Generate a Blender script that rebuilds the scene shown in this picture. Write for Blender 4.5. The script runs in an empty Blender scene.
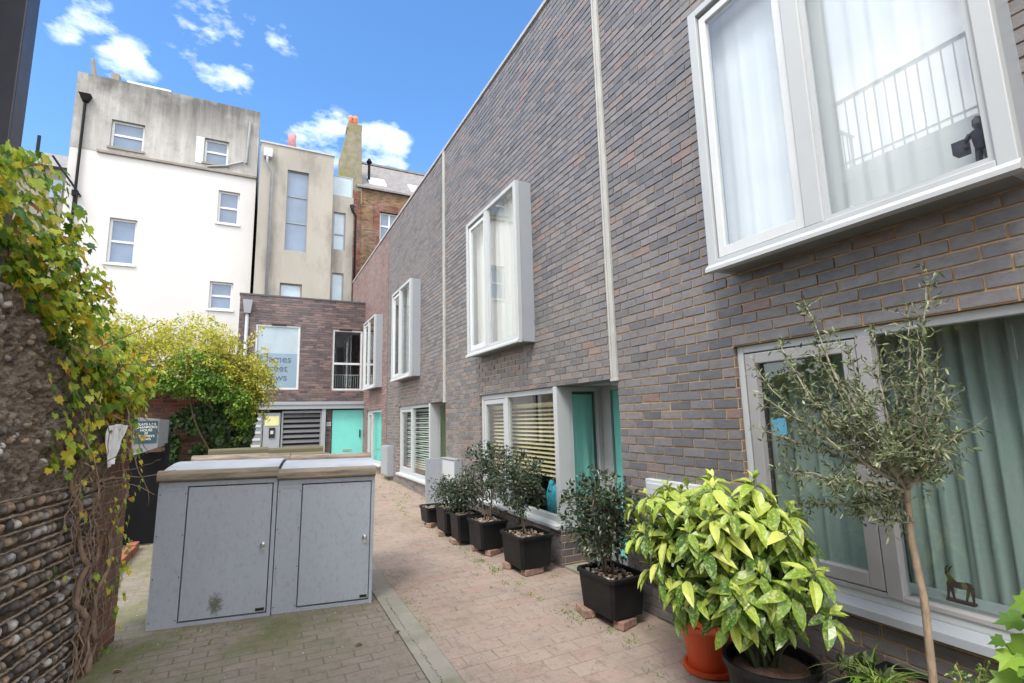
import bpy, math, random
import numpy as np
from mathutils import Vector, noise as mn
R_ = math.radians
rng = np.random.default_rng(7); random.seed(7)
scene = bpy.context.scene
C = scene.collection
CAM = np.array([0, 0, 1.79])
F = 500.0
YAW, PITCH, ROLL = 0.47194810273479765, 0.15066907085234635, 0.024525999069577878
def cam_axes():
    cy, sy = math.cos(YAW), math.sin(YAW)
    f = np.array([sy*math.cos(PITCH), cy*math.cos(PITCH), math.sin(PITCH)])
    r = np.array([cy, -sy, 0.0]); d = np.cross(f, r)
    cr, sr = math.cos(ROLL), math.sin(ROLL)
    return cr*r+sr*d, -sr*r+cr*d, f
AX_R, AX_D, AX_F = cam_axes()
def ray(x, y): return AX_R*((x-512)/F)+AX_D*((y-341.5)/F)+AX_F
def G(y): return 0.024*y                      # the lane rises gently

# ------------------------------------------------------------------ materials
def _new(name):
    m = bpy.data.materials.new(name); m.use_nodes = True
    nt = m.node_tree; nt.nodes.clear()
    out = nt.nodes.new('ShaderNodeOutputMaterial')
    return m, nt, out
class NT:
    """tiny node helper"""
    def __init__(s, nt): s.nt = nt
    def n(s, t, **kw):
        nd = s.nt.nodes.new(t)
        for k, v in kw.items():
            if k.startswith('_'): setattr(nd, k[1:], v)
            else: s.inp(nd, k, v)
        return nd
    def inp(s, nd, k, v):
        k = int(k[1:]) if k[0] == 'i' and k[1:].isdigit() else k
        if hasattr(v, 'is_output') or hasattr(v, 'links') and hasattr(v, 'node'): s.nt.links.new(v, nd.inputs[k])
        else: nd.inputs[k].default_value = v
    def m(s, op, a, b=None, c=None, clamp=False):
        nd = s.nt.nodes.new('ShaderNodeMath'); nd.operation = op; nd.use_clamp = clamp
        for i, v in enumerate((a, b, c)):
            if v is None: continue
            if isinstance(v, (int, float)): nd.inputs[i].default_value = v
            else: s.nt.links.new(v, nd.inputs[i])
        return nd.outputs[0]
    def mix(s, fac, a, b, mode='MIX'):
        nd = s.nt.nodes.new('ShaderNodeMix'); nd.data_type = 'RGBA'; nd.blend_type = mode
        for i, v in ((0, fac), (6, a), (7, b)):
            if isinstance(v, (int, float)): nd.inputs[i].default_value = v
            elif isinstance(v, tuple): nd.inputs[i].default_value = (*v[:3], 1)
            else: s.nt.links.new(v, nd.inputs[i])
        return nd.outputs[2]
    def noise(s, vec, scale, detail=3, rough=.55):
        nd = s.nt.nodes.new('ShaderNodeTexNoise'); nd.inputs['Scale'].default_value = scale
        nd.inputs['Detail'].default_value = detail; nd.inputs['Roughness'].default_value = rough
        if vec is not None: s.nt.links.new(vec, nd.inputs['Vector'])
        return nd.outputs[0]
    def ramp(s, fac, stops, interp='LINEAR'):
        nd = s.nt.nodes.new('ShaderNodeValToRGB'); cr = nd.color_ramp; cr.interpolation = interp
        while len(cr.elements) < len(stops): cr.elements.new(.5)
        for e, (p, c) in zip(cr.elements, stops): e.position = p; e.color = (*c[:3], 1) if isinstance(c, tuple) else (c, c, c, 1)
        s.nt.links.new(fac, nd.inputs[0]); return nd.outputs[0]
    def rng(s, v, a, b, c=0.0, d=1.0):
        nd = s.nt.nodes.new('ShaderNodeMapRange'); s.nt.links.new(v, nd.inputs[0])
        for i, q in enumerate((a, b, c, d)): nd.inputs[i+1].default_value = q
        return nd.outputs[0]
    def scalevec(s, vec, sc):
        nd = s.nt.nodes.new('ShaderNodeVectorMath'); nd.operation = 'MULTIPLY'
        s.nt.links.new(vec, nd.inputs[0]); nd.inputs[1].default_value = sc; return nd.outputs[0]
    def bump(s, h, strength, dist=.01):
        nd = s.nt.nodes.new('ShaderNodeBump'); nd.inputs['Strength'].default_value = strength
        nd.inputs['Distance'].default_value = dist; s.nt.links.new(h, nd.inputs['Height']); return nd.outputs[0]
    def pos(s): return s.nt.nodes.new('ShaderNodeNewGeometry').outputs['Position']
    def sep(s, v):
        nd = s.nt.nodes.new('ShaderNodeSeparateXYZ'); s.nt.links.new(v, nd.inputs[0]); return nd.outputs
    def comb(s, x, y, z=0.0):
        nd = s.nt.nodes.new('ShaderNodeCombineXYZ')
        for i, v in enumerate((x, y, z)):
            if isinstance(v, (int, float)): nd.inputs[i].default_value = v
            else: s.nt.links.new(v, nd.inputs[i])
        return nd.outputs[0]
    def bsdf(s, out, col, rough=.6, normal=None, **kw):
        b = s.nt.nodes.new('ShaderNodeBsdfPrincipled')
        if isinstance(col, tuple): b.inputs['Base Color'].default_value = (*col, 1)
        else: s.nt.links.new(col, b.inputs['Base Color'])
        if isinstance(rough, (int, float)): b.inputs['Roughness'].default_value = rough
        else: s.nt.links.new(rough, b.inputs['Roughness'])
        if normal is not None: s.nt.links.new(normal, b.inputs['Normal'])
        for k, v in kw.items(): b.inputs[k].default_value = v
        if out is not None: s.nt.links.new(b.outputs[0], out.inputs[0])
        return b

def plain(name, col, rough=.5, var=.12, scale=6, bump=.0, bscale=60, metal=0., dirt=None, dscale=3, damt=.5, spec=.5, stretch=(1, 1, 1)):
    m, nt, out = _new(name); N = NT(nt); p = N.pos()
    ps = N.scalevec(p, stretch)
    n1 = N.noise(ps, scale, 4)
    lo = tuple(c*(1-var) for c in col); hi = tuple(min(1, c*(1+var)) for c in col)
    c = N.ramp(n1, [(.3, lo), (.7, hi)])
    if dirt:
        d = N.noise(ps, dscale, 6, .65)
        c = N.mix(N.rng(d, .5, .72, 0, damt), c, dirt)
    nrm = N.bump(N.noise(ps, bscale, 4), bump, .01) if bump else None
    rr = N.rng(n1, .3, .7, max(0, rough-.06), min(1, rough+.06))
    N.bsdf(out, c, rr, nrm, **{'Metallic': metal, 'Specular IOR Level': spec})
    return m

def brick(name, palette, mortar, z0=0.0, w=.225, h=.075, mj=.010, bump=1.0, rough=.62, stain=None, stain_amt=0., mdark=0.0, spec=.4, along=None, mortar_top_shade=None):
    """stretcher-bond brickwork; horizontal coordinate chosen by the face's direction"""
    m, nt, out = _new(name); N = NT(nt)
    geo = nt.nodes.new('ShaderNodeNewGeometry'); P = geo.outputs['Position']
    px, py, pz = N.sep(P)
    if along is None:
        nx, ny, nz = N.sep(geo.outputs['True Normal'])
        isx = N.m('GREATER_THAN', N.m('ABSOLUTE', nx), N.m('ABSOLUTE', ny))
        u = N.m('ADD', N.m('MULTIPLY', py, isx), N.m('MULTIPLY', px, N.m('SUBTRACT', 1, isx)))
        # soffits and tops
        v = N.m('SUBTRACT', pz, z0)
    else: u, v = along(N, px, py, pz)
    vr = N.m('DIVIDE', v, h); row = N.m('FLOOR', vr)
    uo = N.m('ADD', N.m('DIVIDE', u, w), N.m('MULTIPLY', N.m('MODULO', N.m('ADD', row, 1000), 2), .5))
    col = N.m('FLOOR', uo)
    # slight wobble of the joints
    wob = N.m('MULTIPLY', N.m('SUBTRACT', N.noise(P, 9, 2), .5), .004)
    fx = N.m('ADD', N.m('MULTIPLY', N.m('SUBTRACT', uo, col), w), wob)
    fy = N.m('ADD', N.m('MULTIPLY', N.m('SUBTRACT', vr, row), h), wob)
    def edge(f, size):
        a = N.m('MINIMUM', f, N.m('SUBTRACT', size, f))
        return N.rng(a, mj*.5-.002, mj*.5+.002)
    body = N.m('MULTIPLY', edge(fx, w), edge(fy, h))
    wn = nt.nodes.new('ShaderNodeTexWhiteNoise'); wn.noise_dimensions = '2D'
    nt.links.new(N.comb(col, row), wn.inputs['Vector'])
    wn2 = nt.nodes.new('ShaderNodeTexWhiteNoise'); wn2.noise_dimensions = '2D'
    nt.links.new(N.comb(N.m('ADD', col, 37.3), row), wn2.inputs['Vector'])
    bc = N.ramp(wn.outputs[0], palette)
    fine = N.noise(P, 45, 5, .7)
    bc = N.mix(N.rng(fine, .35, .7, 0, .35), bc, (.5, .48, .47), 'MULTIPLY')
    bc = N.mix(N.rng(wn2.outputs[0], 0, 1, 0, .45), bc, (.45, .43, .45), 'MULTIPLY')
    big = N.noise(N.scalevec(P, (.6, .6, .9)), 1.3, 4)
    bc = N.mix(N.rng(big, .45, .75, 0, .25), bc, (.55, .5, .48))
    mc = N.mix(N.noise(P, 25, 3), tuple(c*.75 for c in mortar), tuple(min(1, c*1.2) for c in mortar))
    if mortar_top_shade is not None:
        zlo, zhi, mcol = mortar_top_shade
        mc = N.mix(N.rng(pz, zlo, zhi), mc, mcol)
    c = N.mix(body, mc, bc)
    if stain is not None:
        s2 = N.noise(N.scalevec(P, (1, 1, .5)), 2.2, 6, .7)
        c = N.mix(N.rng(s2, .48, .68, 0, stain_amt), c, stain)
    hgt = N.m('ADD', body, N.m('MULTIPLY', fine, .18))
    N.bsdf(out, c, N.rng(fine, .3, .7, rough-.12, rough+.15), N.bump(hgt, bump, .012), **{'Specular IOR Level': spec})
    return m

def leafmat(name, stops, rough=.45, trans=.35, spec=.4, spot=None):
    m, nt, out = _new(name); N = NT(nt)
    geo = nt.nodes.new('ShaderNodeNewGeometry')
    c = N.ramp(geo.outputs['Random Per Island'], stops)
    if spot:
        v = N.noise(geo.outputs['Position'], spot[1], 2, .6)
        c = N.mix(N.rng(v, .5, .60, 0, .6), c, spot[0])
    b = N.bsdf(None, c, rough, None, **{'Specular IOR Level': spec})
    t = nt.nodes.new('ShaderNodeBsdfTranslucent'); nt.links.new(c, t.inputs[0])
    mx = nt.nodes.new('ShaderNodeMixShader'); mx.inputs[0].default_value = trans
    nt.links.new(b.outputs[0], mx.inputs[1]); nt.links.new(t.outputs[0], mx.inputs[2]); nt.links.new(mx.outputs[0], out.inputs[0])
    return m

def glassmat(name, tint=(.85, .92, .9), k=1.6, add=0.02, rough=0.0):
    m, nt, out = _new(name); N = NT(nt)
    fr = nt.nodes.new('ShaderNodeFresnel'); fr.inputs[0].default_value = 1.5
    fac = N.m('ADD', N.m('MULTIPLY', fr.outputs[0], k), add, clamp=True)
    gg = nt.nodes.new('ShaderNodeNewGeometry')      # the back face of the sheet adds no second reflection
    fac = N.m('MULTIPLY', fac, N.m('SUBTRACT', 1, gg.outputs['Backfacing']))
    t = nt.nodes.new('ShaderNodeBsdfTransparent'); t.inputs[0].default_value = (*tint, 1)
    g = nt.nodes.new('ShaderNodeBsdfGlossy'); g.inputs['Roughness'].default_value = rough; g.inputs[0].default_value = (1, 1, 1, 1)
    mx = nt.nodes.new('ShaderNodeMixShader'); nt.links.new(fac, mx.inputs[0]); nt.links.new(t.outputs[0], mx.inputs[1]); nt.links.new(g.outputs[0], mx.inputs[2])
    nt.links.new(mx.outputs[0], out.inputs[0]); return m

def clothmat(name, col, trans=.4, var=.1, transp=0.):
    m, nt, out = _new(name); N = NT(nt); P = N.pos()
    c = N.mix(N.noise(N.scalevec(P, (6, 6, .6)), 3, 3), tuple(v*(1-var) for v in col), tuple(min(1, v*(1+var)) for v in col))
    b = N.bsdf(None, c, .85, None)
    t = nt.nodes.new('ShaderNodeBsdfTranslucent'); nt.links.new(c, t.inputs[0])
    mx = nt.nodes.new('ShaderNodeMixShader'); mx.inputs[0].default_value = trans
    nt.links.new(b.outputs[0], mx.inputs[1]); nt.links.new(t.outputs[0], mx.inputs[2])
    last = mx.outputs[0]
    if transp:
        tp = nt.nodes.new('ShaderNodeBsdfTransparent'); m2 = nt.nodes.new('ShaderNodeMixShader'); m2.inputs[0].default_value = transp
        nt.links.new(last, m2.inputs[1]); nt.links.new(tp.outputs[0], m2.inputs[2]); last = m2.outputs[0]
    nt.links.new(last, out.inputs[0]); return m

M = {}
eng = [(0, (.085, .078, .092)), (.2, (.115, .104, .116)), (.45, (.15, .130, .134)), (.7, (.185, .154, .150)), (.86, (.22, .168, .155)), (.95, (.25, .16, .138)), (1, (.28, .165, .135))]
Z0 = (1.79+.4376-.0375) % .075
M['brick'] = brick('engineering_brick', eng, (.42, .29, .17), Z0, mortar_top_shade=(2.7, 3.9, (.075, .064, .06)), bump=1.0, rough=.46, spec=1.0)  # upper mortar painted dark for the shadow in the raked bed joints
engr = [(0, (.17, .115, .115)), (.3, (.23, .145, .14)), (.6, (.29, .175, .16)), (1, (.34, .205, .18))]
M['brick_red'] = brick('purple_red_brick', engr, (.24, .17, .15), Z0, bump=.8)
engf = [(0, (.05, .038, .045)), (.3, (.085, .06, .065)), (.6, (.14, .085, .08)), (1, (.21, .125, .11))]
M['brick_end'] = brick('dark_end_brick', engf, (.20, .17, .16), 5.69 % .075, bump=.8)
dirL = (math.sin(R_(10)), math.cos(R_(10)))
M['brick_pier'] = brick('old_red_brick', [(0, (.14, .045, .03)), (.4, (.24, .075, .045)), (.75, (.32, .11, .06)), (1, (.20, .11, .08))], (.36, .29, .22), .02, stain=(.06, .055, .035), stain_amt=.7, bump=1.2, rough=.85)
M['brick_dark'] = brick('dark_red_brick', [(0, (.10, .03, .02)), (.5, (.2, .06, .04)), (1, (.26, .1, .07))], (.2, .16, .12), .0, stain=(.03, .035, .02), stain_amt=.6, rough=.85)  # dark red brick for the garden wall, quoins and window surround
M['brick_yellow'] = brick('old_stock_brick', [(0, (.10, .06, .035)), (.4, (.2, .125, .07)), (.7, (.27, .17, .09)), (1, (.24, .11, .06))], (.22, .17, .11), .0, stain=(.1, .075, .04), stain_amt=.6, rough=.9)
M['frame'] = plain('grey_white_frame', (.43, .45, .455), .42, .05, 3, dirt=(.3, .3, .29), damt=.25)
M['frame_white'] = plain('white_frame', (.56, .58, .58), .4, .04, 4)
M['frame_grey'] = plain('taupe_grey_frame', (.30, .29, .29), .4, .06, 4)
M['casing'] = plain('grey_metal_casing', (.30, .325, .35), .4, .05, 3, dirt=(.22, .22, .22), damt=.3, bump=.02)
M['casing_shade'] = plain('shade_dark_soffit', (.17, .175, .17), .5, .12, 4)  # bay underside coloured darker than the casing to stand for soffit shade
M['gap'] = plain('black_gap', (.012, .012, .012), .8)
M['glass'] = glassmat('clear_glass', (.90, .94, .93))
M['glass_bay'] = glassmat('bright_reflecting_glass', (.96, .98, .98), 1.9, .04)
M['glass_dull'] = plain('sky_tinted_glass', (.16, .21, .27), .08, .3, 1.2, spec=.9)  # opaque pane; the sky's reflection is put into its blue-grey base colour
M['glass_blue'] = plain('blue_blind_sky_glass', (.13, .18, .26), .12, .15, 1.2, spec=.7)  # opaque pane; the blue tint stands for blinds and reflected sky
M['glass_pale'] = plain('pale_frosted_glass', (.33, .41, .46), .2, .1, 2, spec=.6)
M['inner'] = plain('dark_room', (.10, .10, .10), .9)
M['teal'] = plain('turquoise_paint', (.17, .60, .53), .45, .05, 2, dirt=(.12, .45, .4), damt=.3)
M['curt_teal'] = clothmat('teal_grey_curtain', (.54, .63, .61), .3, .12, .28)
M['curt_white'] = clothmat('white_sheer_curtain', (.93, .94, .96), .25, .02)
M['curt_cream'] = clothmat('cream_curtain', (.86, .85, .80), .3)
M['curt_lime_light'] = clothmat('pale_lime_light_curtain', (.72, .80, .52), .3)
M['curt_aqua_reflect'] = clothmat('turquoise_reflection_sheer', (.36, .80, .72), .3)
M['curt_blue'] = clothmat('pale_blue_curtain', (.72, .80, .82), .3)
M['blind'] = plain('cream_slats', (.66, .52, .30), .5, .05)
M['blind_green'] = plain('pale_green_slats', (.55, .62, .52), .5, .05)
M['gutter'] = plain('pale_grey_metal', (.40, .40, .37), .45, .1, 5, dirt=(.3, .28, .24), damt=.4)
M['coping'] = plain('coping_metal', (.36, .36, .36), .5, .1)
M['coping_dark'] = plain('dark_coping', (.07, .065, .07), .6, .2)
M['binpaint'] = plain('blue_grey_paint', (.345, .38, .435), .5, .05, 2.2, bump=.03, bscale=90, dirt=(.20, .215, .23), dscale=30, damt=.4, stretch=(1, 1, .6))
def algae():
    m, nt, out = _new('algae_mark'); N = NT(nt); tc = nt.nodes.new('ShaderNodeTexCoord'); g = tc.outputs['Generated']; gx, gy, gz = N.sep(g)
    d = N.m('SQRT', N.m('ADD', N.m('POWER', N.m('SUBTRACT', gx, .5), 2), N.m('POWER', N.m('SUBTRACT', gz, .45), 2)))
    n1 = N.noise(N.pos(), 38, 5, .7)
    a = N.rng(N.m('ADD', N.rng(d, .0, .5, 1, 0), N.m('MULTIPLY', N.m('SUBTRACT', n1, .5), 1.6)), .35, .85, 0, .75)
    b = nt.nodes.new('ShaderNodeBsdfPrincipled'); b.inputs['Base Color'].default_value = (.13, .15, .09, 1); b.inputs['Roughness'].default_value = .9
    t = nt.nodes.new('ShaderNodeBsdfTransparent'); mx = nt.nodes.new('ShaderNodeMixShader')
    nt.links.new(a, mx.inputs[0]); nt.links.new(t.outputs[0], mx.inputs[1]); nt.links.new(b.outputs[0], mx.inputs[2]); nt.links.new(mx.outputs[0], out.inputs[0]); return m
M['bingreen'] = algae()
M['lid'] = plain('zinc_lid', (.42, .45, .50), .35, .08, 4, dirt=(.26, .27, .28), damt=.5)
M['timber'] = plain('weathered_timber', (.235, .195, .15), .9, .4, 5, bump=.5, bscale=25, dirt=(.08, .06, .04), dscale=8, damt=.8, stretch=(.35, 1, 3))
M['timber_moss'] = plain('mossy_timber', (.13, .115, .07), .95, .3, 6, bump=.5, bscale=25, dirt=(.05, .06, .025), dscale=6, damt=.8, stretch=(.35, 1, 3))
M['steel'] = plain('brushed_steel', (.6, .6, .6), .3, .05, metal=.9)
M['black'] = plain('black_plastic', (.007, .0075, .008), .5, .3, 8, dirt=(.022, .02, .018), dscale=7, damt=.5, bump=.05, spec=.3)
M['blackpaint'] = plain('black_painted_metal', (.005, .0055, .007), .6, .2, spec=.2)
M['column'] = plain('dark_column_paint', (.04, .042, .055), .4, .08)
M['orange'] = plain('orange_red_plastic', (.62, .085, .02), .42, .1, 5)
M['soil'] = plain('soil', (.09, .05, .035), .95, .35, 30, bump=.8)
M['pebble'] = plain('pebbles', (.36, .29, .21), .8, .45, 22, dirt=(.12, .09, .07), dscale=30, damt=.8)
M['brickloose'] = plain('loose_brick', (.27, .17, .13), .9, .3, 20, bump=.5, dirt=(.14, .11, .08), dscale=14, damt=.8)
M['bark'] = plain('olive_bark', (.27, .205, .14), .85, .25, 30, bump=.6, bscale=70, stretch=(1, 1, .5))
M['bark_grey'] = plain('grey_brown_bark', (.17, .125, .09), .9, .3, 25, bump=.6, bscale=50)
M['bark_olive'] = plain('olive_branch_bark', (.30, .27, .20), .85, .25, 25, bump=.5, bscale=60)
M['vine'] = plain('vine_stem', (.22, .155, .11), .9, .35, 18, bump=.6, bscale=60)
M['render_white'] = plain('white_render', (.50, .49, .478), .85, .025, .5, bump=.1, bscale=12, dirt=(.42, .40, .38), dscale=.7, damt=.35)
M['concrete'] = plain('grey_render', (.30, .280, .245), .9, .12, .9, bump=.2, bscale=10, dirt=(.15, .14, .12), dscale=1.4, damt=.75, stretch=(1, 1, .3))
M['ledge'] = plain('stained_ledge', (.22, .20, .17), .9, .2, 3)
M['slate'] = plain('slate_roof', (.17, .16, .16), .6, .25, 4, bump=.3, dirt=(.22, .2, .15), dscale=2)
M['cement_chimney'] = plain('mossy_cement', (.20, .18, .13), .95, .25, 3, bump=.4, dirt=(.16, .16, .03), dscale=1.1, damt=.9)
M['terracotta'] = plain('terracotta', (.55, .19, .08), .8, .15)
M['pink'] = plain('dull_pink_clay', (.42, .2, .22), .8, .15)
M['rust'] = plain('rusty_figurine', (.03, .018, .014), .6, .3)
M['paper'] = plain('white_paper', (.78, .79, .82), .7, .04, 12)
M['yellowpaper'] = plain('pale_yellow_notice', (.62, .62, .30), .6, .08)
M['signgreen'] = plain('slate_green_sign', (.035, .075, .085), .4, .1)
M['signgrey'] = plain('silver_grey_sheet', (.22, .23, .25), .4, .1)
M['white'] = plain('white_letters', (.85, .87, .85), .5, .03)
M['dkgrey'] = plain('dark_grey_letters', (.09, .11, .13), .5, .1)
M['bluecard'] = plain('sky_blue_card', (.18, .5, .75), .5, .03)
M['tealcloth'] = plain('teal_cloth', (.03, .38, .50), .7, .15)
M['grille'] = plain('grey_louvre', (.10, .10, .105), .4, .12, 5, metal=.4)
M['panelgrey'] = plain('grey_panel', (.22, .235, .25), .45, .08)
M['figure'] = plain('dark_figure', (.03, .035, .06), .4, .5, 30)
M['fencewood'] = plain('red_brown_fence', (.16, .055, .035), .8, .3, 8, stretch=(1, 1, .3), bump=.3)
M['plasticwhite'] = plain('off_white_box', (.48, .50, .50), .5, .05)

def solidbrick(name, stops, tint=(.5, .47, .5), rough=.5, spec=.6, bump=.35, stain=None):
    m, nt, out = _new(name); N = NT(nt); geo = nt.nodes.new('ShaderNodeNewGeometry'); P = geo.outputs['Position']
    c = N.ramp(geo.outputs['Random Per Island'], stops)
    n1 = N.noise(N.scalevec(P, (1, 1, 2.2)), 14, 5, .7); n2 = N.noise(P, 70, 4, .7)
    c = N.mix(N.rng(n1, .38, .68, 0, .55), c, tint, 'MULTIPLY')
    c = N.mix(N.rng(n2, .5, .75, 0, .4), c, (.42, .40, .38), 'MULTIPLY')
    big = N.noise(N.scalevec(P, (1, 1, .35)), .8, 5, .6)
    c = N.mix(N.rng(big, .45, .72, 0, .22), c, (.30, .285, .275))
    if stain is not None: c = N.mix(N.rng(N.noise(P, 2.4, 6, .7), .46, .66, 0, .7), c, stain)
    N.bsdf(out, c, N.rng(n1, .3, .7, rough-.12, rough+.12), N.bump(N.m('ADD', n2, n1), bump, .004), **{'Specular IOR Level': spec}); return m
M['bk'] = solidbrick('grey_brown_engineering_brick', [(0, (.112, .113, .124)), (.25, (.146, .143, .150)), (.5, (.172, .165, .168)), (.75, (.195, .182, .180)), (.9, (.21, .184, .176)), (.97, (.22, .172, .158)), (1, (.235, .160, .135))])
M['bk_red'] = solidbrick('purple_brown_brick', [(0, (.17, .118, .118)), (.4, (.235, .155, .148)), (.8, (.28, .18, .165)), (1, (.32, .20, .175))])
M['bk_end'] = solidbrick('dark_mixed_brick', [(0, (.055, .042, .048)), (.35, (.095, .068, .07)), (.7, (.15, .095, .085)), (1, (.21, .13, .115))])
def mortar(name, lo, hi, z0, z1):
    m, nt, out = _new(name); N = NT(nt); P = N.pos(); px, py, pz = N.sep(P)
    c = N.mix(N.rng(pz, z0, z1), lo, hi); n = N.noise(P, 30, 5, .7)
    c = N.mix(N.rng(n, .35, .7, 0, .5), c, (.6, .58, .55), 'MULTIPLY'); c = N.mix(N.rng(N.noise(P, 1.2, 4), .45, .7, 0, .45), c, (.16, .13, .11))
    N.bsdf(out, c, .95, N.bump(n, .5, .004)); return m
M['mo'] = mortar('tan_mortar', (.66, .44, .23), (.33, .26, .20), 2.6, 4.4)
M['mo_red'] = mortar('greyish_mortar', (.24, .18, .15), (.2, .15, .13), 2, 4)
M['mo_end'] = mortar('pale_mortar', (.24, .20, .18), (.24, .2, .18), 2, 4)

# white/grey upper render with streaks
def stained():
    m, nt, out = _new('stained_upper_render'); N = NT(nt); P = N.pos()
    s = N.noise(N.scalevec(P, (3.0, 1, .22)), 1.2, 6, .7); b = N.noise(P, .45, 5, .6)
    px, py, pz = N.sep(P)
    top = N.rng(pz, 12.4, 14.6)
    f = N.m('ADD', N.m('MULTIPLY', N.rng(s, .35, .7), .45), N.m('MULTIPLY', N.m('MULTIPLY', N.rng(b, .35, .6), top), .8), clamp=True)
    c = N.mix(f, (.40, .39, .37), (.10, .097, .09)); c = N.mix(N.rng(N.noise(N.scalevec(P, (1, 1, .6)), 1.5, 7, .75), .5, .7, 0, .6), c, (.14, .135, .125))
    N.bsdf(out, c, .9, N.bump(N.noise(P, 9, 5), .2, .02)); return m
M['stained'] = stained()

def paving(name, w, h, pal, joint, jc, moss, moss_rng, swap=False, bump=.6, extra=None):
    m, nt, out = _new(name); N = NT(nt); P = N.pos(); px, py, pz = N.sep(P)
    u, v = (py, px) if swap else (px, py)
    vr = N.m('DIVIDE', N.m('ADD', v, 100), h); row = N.m('FLOOR', vr)
    uo = N.m('ADD', N.m('DIVIDE', N.m('ADD', u, 100), w), N.m('MULTIPLY', N.m('MODULO', row, 2), .5)); col = N.m('FLOOR', uo)
    wob = N.m('MULTIPLY', N.m('SUBTRACT', N.noise(P, 6, 3), .5), .014)
    fx = N.m('ADD', N.m('MULTIPLY', N.m('SUBTRACT', uo, col), w), wob); fy = N.m('ADD', N.m('MULTIPLY', N.m('SUBTRACT', vr, row), h), wob)
    def edge(f, size):
        a = N.m('MINIMUM', f, N.m('SUBTRACT', size, f)); return N.rng(a, joint*.5-.002, joint*.5+.003)
    body = N.m('MULTIPLY', edge(fx, w), edge(fy, h))
    wn = nt.nodes.new('ShaderNodeTexWhiteNoise'); wn.noise_dimensions = '2D'; nt.links.new(N.comb(col, row), wn.inputs['Vector'])
    bc = N.ramp(wn.outputs[0], pal)
    big = N.noise(P, .9, 5, .6); mid = N.noise(P, 5, 5, .7); fine = N.noise(P, 60, 4, .7)
    mean = tuple(sum(c[1][i] for c in pal)/len(pal) for i in range(3))
    bc = N.mix(N.rng(mid, .3, .7, .1, .75), bc, mean)
    bc = N.mix(N.rng(big, .35, .65, 0, .5), bc, tuple(min(1, x*1.3) for x in mean))
    bc = N.mix(N.rng(fine, .4, .75, 0, .45), bc, (.55, .53, .5), 'MULTIPLY')
    jn = N.noise(P, 3.3, 3)
    bf = N.m('MAXIMUM', body, N.rng(jn, .42, .66, 0, .9))
    c = N.mix(bf, jc, bc)
    mo = N.noise(P, 1.7, 6, .7)
    mf = N.rng(mo, moss_rng[0], moss_rng[1], 0, moss_rng[2])
    if extra is not None: mf = N.m('MULTIPLY', mf, extra(N, px, py))
    c = N.mix(mf, c, moss)
    grime = N.noise(P, 12, 6, .75)
    c = N.mix(N.rng(grime, .52, .72, 0, .6), c, (.085, .075, .06)); c = N.mix(N.rng(N.noise(P, 2.3, 6, .7), .5, .68, 0, .4), c, (.15, .13, .105))
    hg = N.m('ADD', N.m('MULTIPLY', bf, 1.0), N.m('MULTIPLY', fine, .25))
    N.bsdf(out, c, .85, N.bump(hg, bump, .006), **{'Specular IOR Level': .3}); return m
def bin_moss(N, px, py):
    return N.m('ADD', N.rng(px, 1.0, -1.6, .25, 1.3), N.rng(N.m('ABSOLUTE', N.m('SUBTRACT', py, 4.95)), .1, .8, .9, 0))
M['pave_lane'] = paving('reddish_block_paving', .24, .16, [(0, (.275, .225, .185)), (.4, (.33, .275, .23)), (.75, (.325, .25, .205)), (1, (.31, .20, .165))], .006, (.23, .19, .155), (.19, .17, .10), (.55, .75, .5))
M['pave_left'] = paving('grey_brown_pavers', .215, .105, [(0, (.20, .175, .145)), (.5, (.245, .215, .18)), (1, (.26, .21, .175))], .008, (.15, .13, .10), (.13, .135, .06), (.40, .64, .8), extra=bin_moss)
M['kerb'] = plain('concrete_kerb', (.27, .25, .21), .9, .15, 4, bump=.4, dirt=(.15, .15, .07), dscale=1.6, damt=.9)
M['ground'] = plain('bare_ground', (.12, .11, .09), .95, .2, 1)

def rubble():
    m, nt, out = _new('rubble_mortar'); N = NT(nt); P = N.pos()
    a = N.noise(P, 11, 8, .8); b = N.noise(P, 45, 6, .8)
    c = N.ramp(a, [(.25, (.09, .07, .055)), (.4, (.22, .175, .14)), (.52, (.34, .28, .225)), (.66, (.46, .40, .33)), (.85, (.30, .29, .28))])
    c = N.mix(N.rng(b, .48, .66, 0, .7), c, (.06, .045, .035))
    c = N.mix(N.rng(N.noise(P, 9, 3), .6, .72, 0, .6), c, (.34, .27, .2))
    N.bsdf(out, c, .95, N.bump(N.m('ADD', a, N.m('MULTIPLY', b, .5)), 1.0, .04)); return m
M['rubble'] = rubble()
M['mortar_bed'] = plain('dark_mortar_bed', (.20, .155, .12), .95, .4, 25, bump=.8, dirt=(.03, .022, .016), dscale=9, damt=.8)
M['mortar_ridge'] = plain('mortar_ridge', (.24, .19, .145), .95, .4, 25, bump=.8, bscale=50, dirt=(.07, .05, .04), dscale=10, damt=.8)
M['flint'] = leafmat('flint_cobbles', [(0, (.06, .056, .055)), (.25, (.16, .14, .13)), (.5, (.27, .225, .185)), (.66, (.36, .255, .18)), (.8, (.28, .275, .28)), (.92, (.46, .44, .42)), (1, (.58, .56, .53))], .7, 0, .3, spot=((.06, .05, .04), 16))

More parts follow.
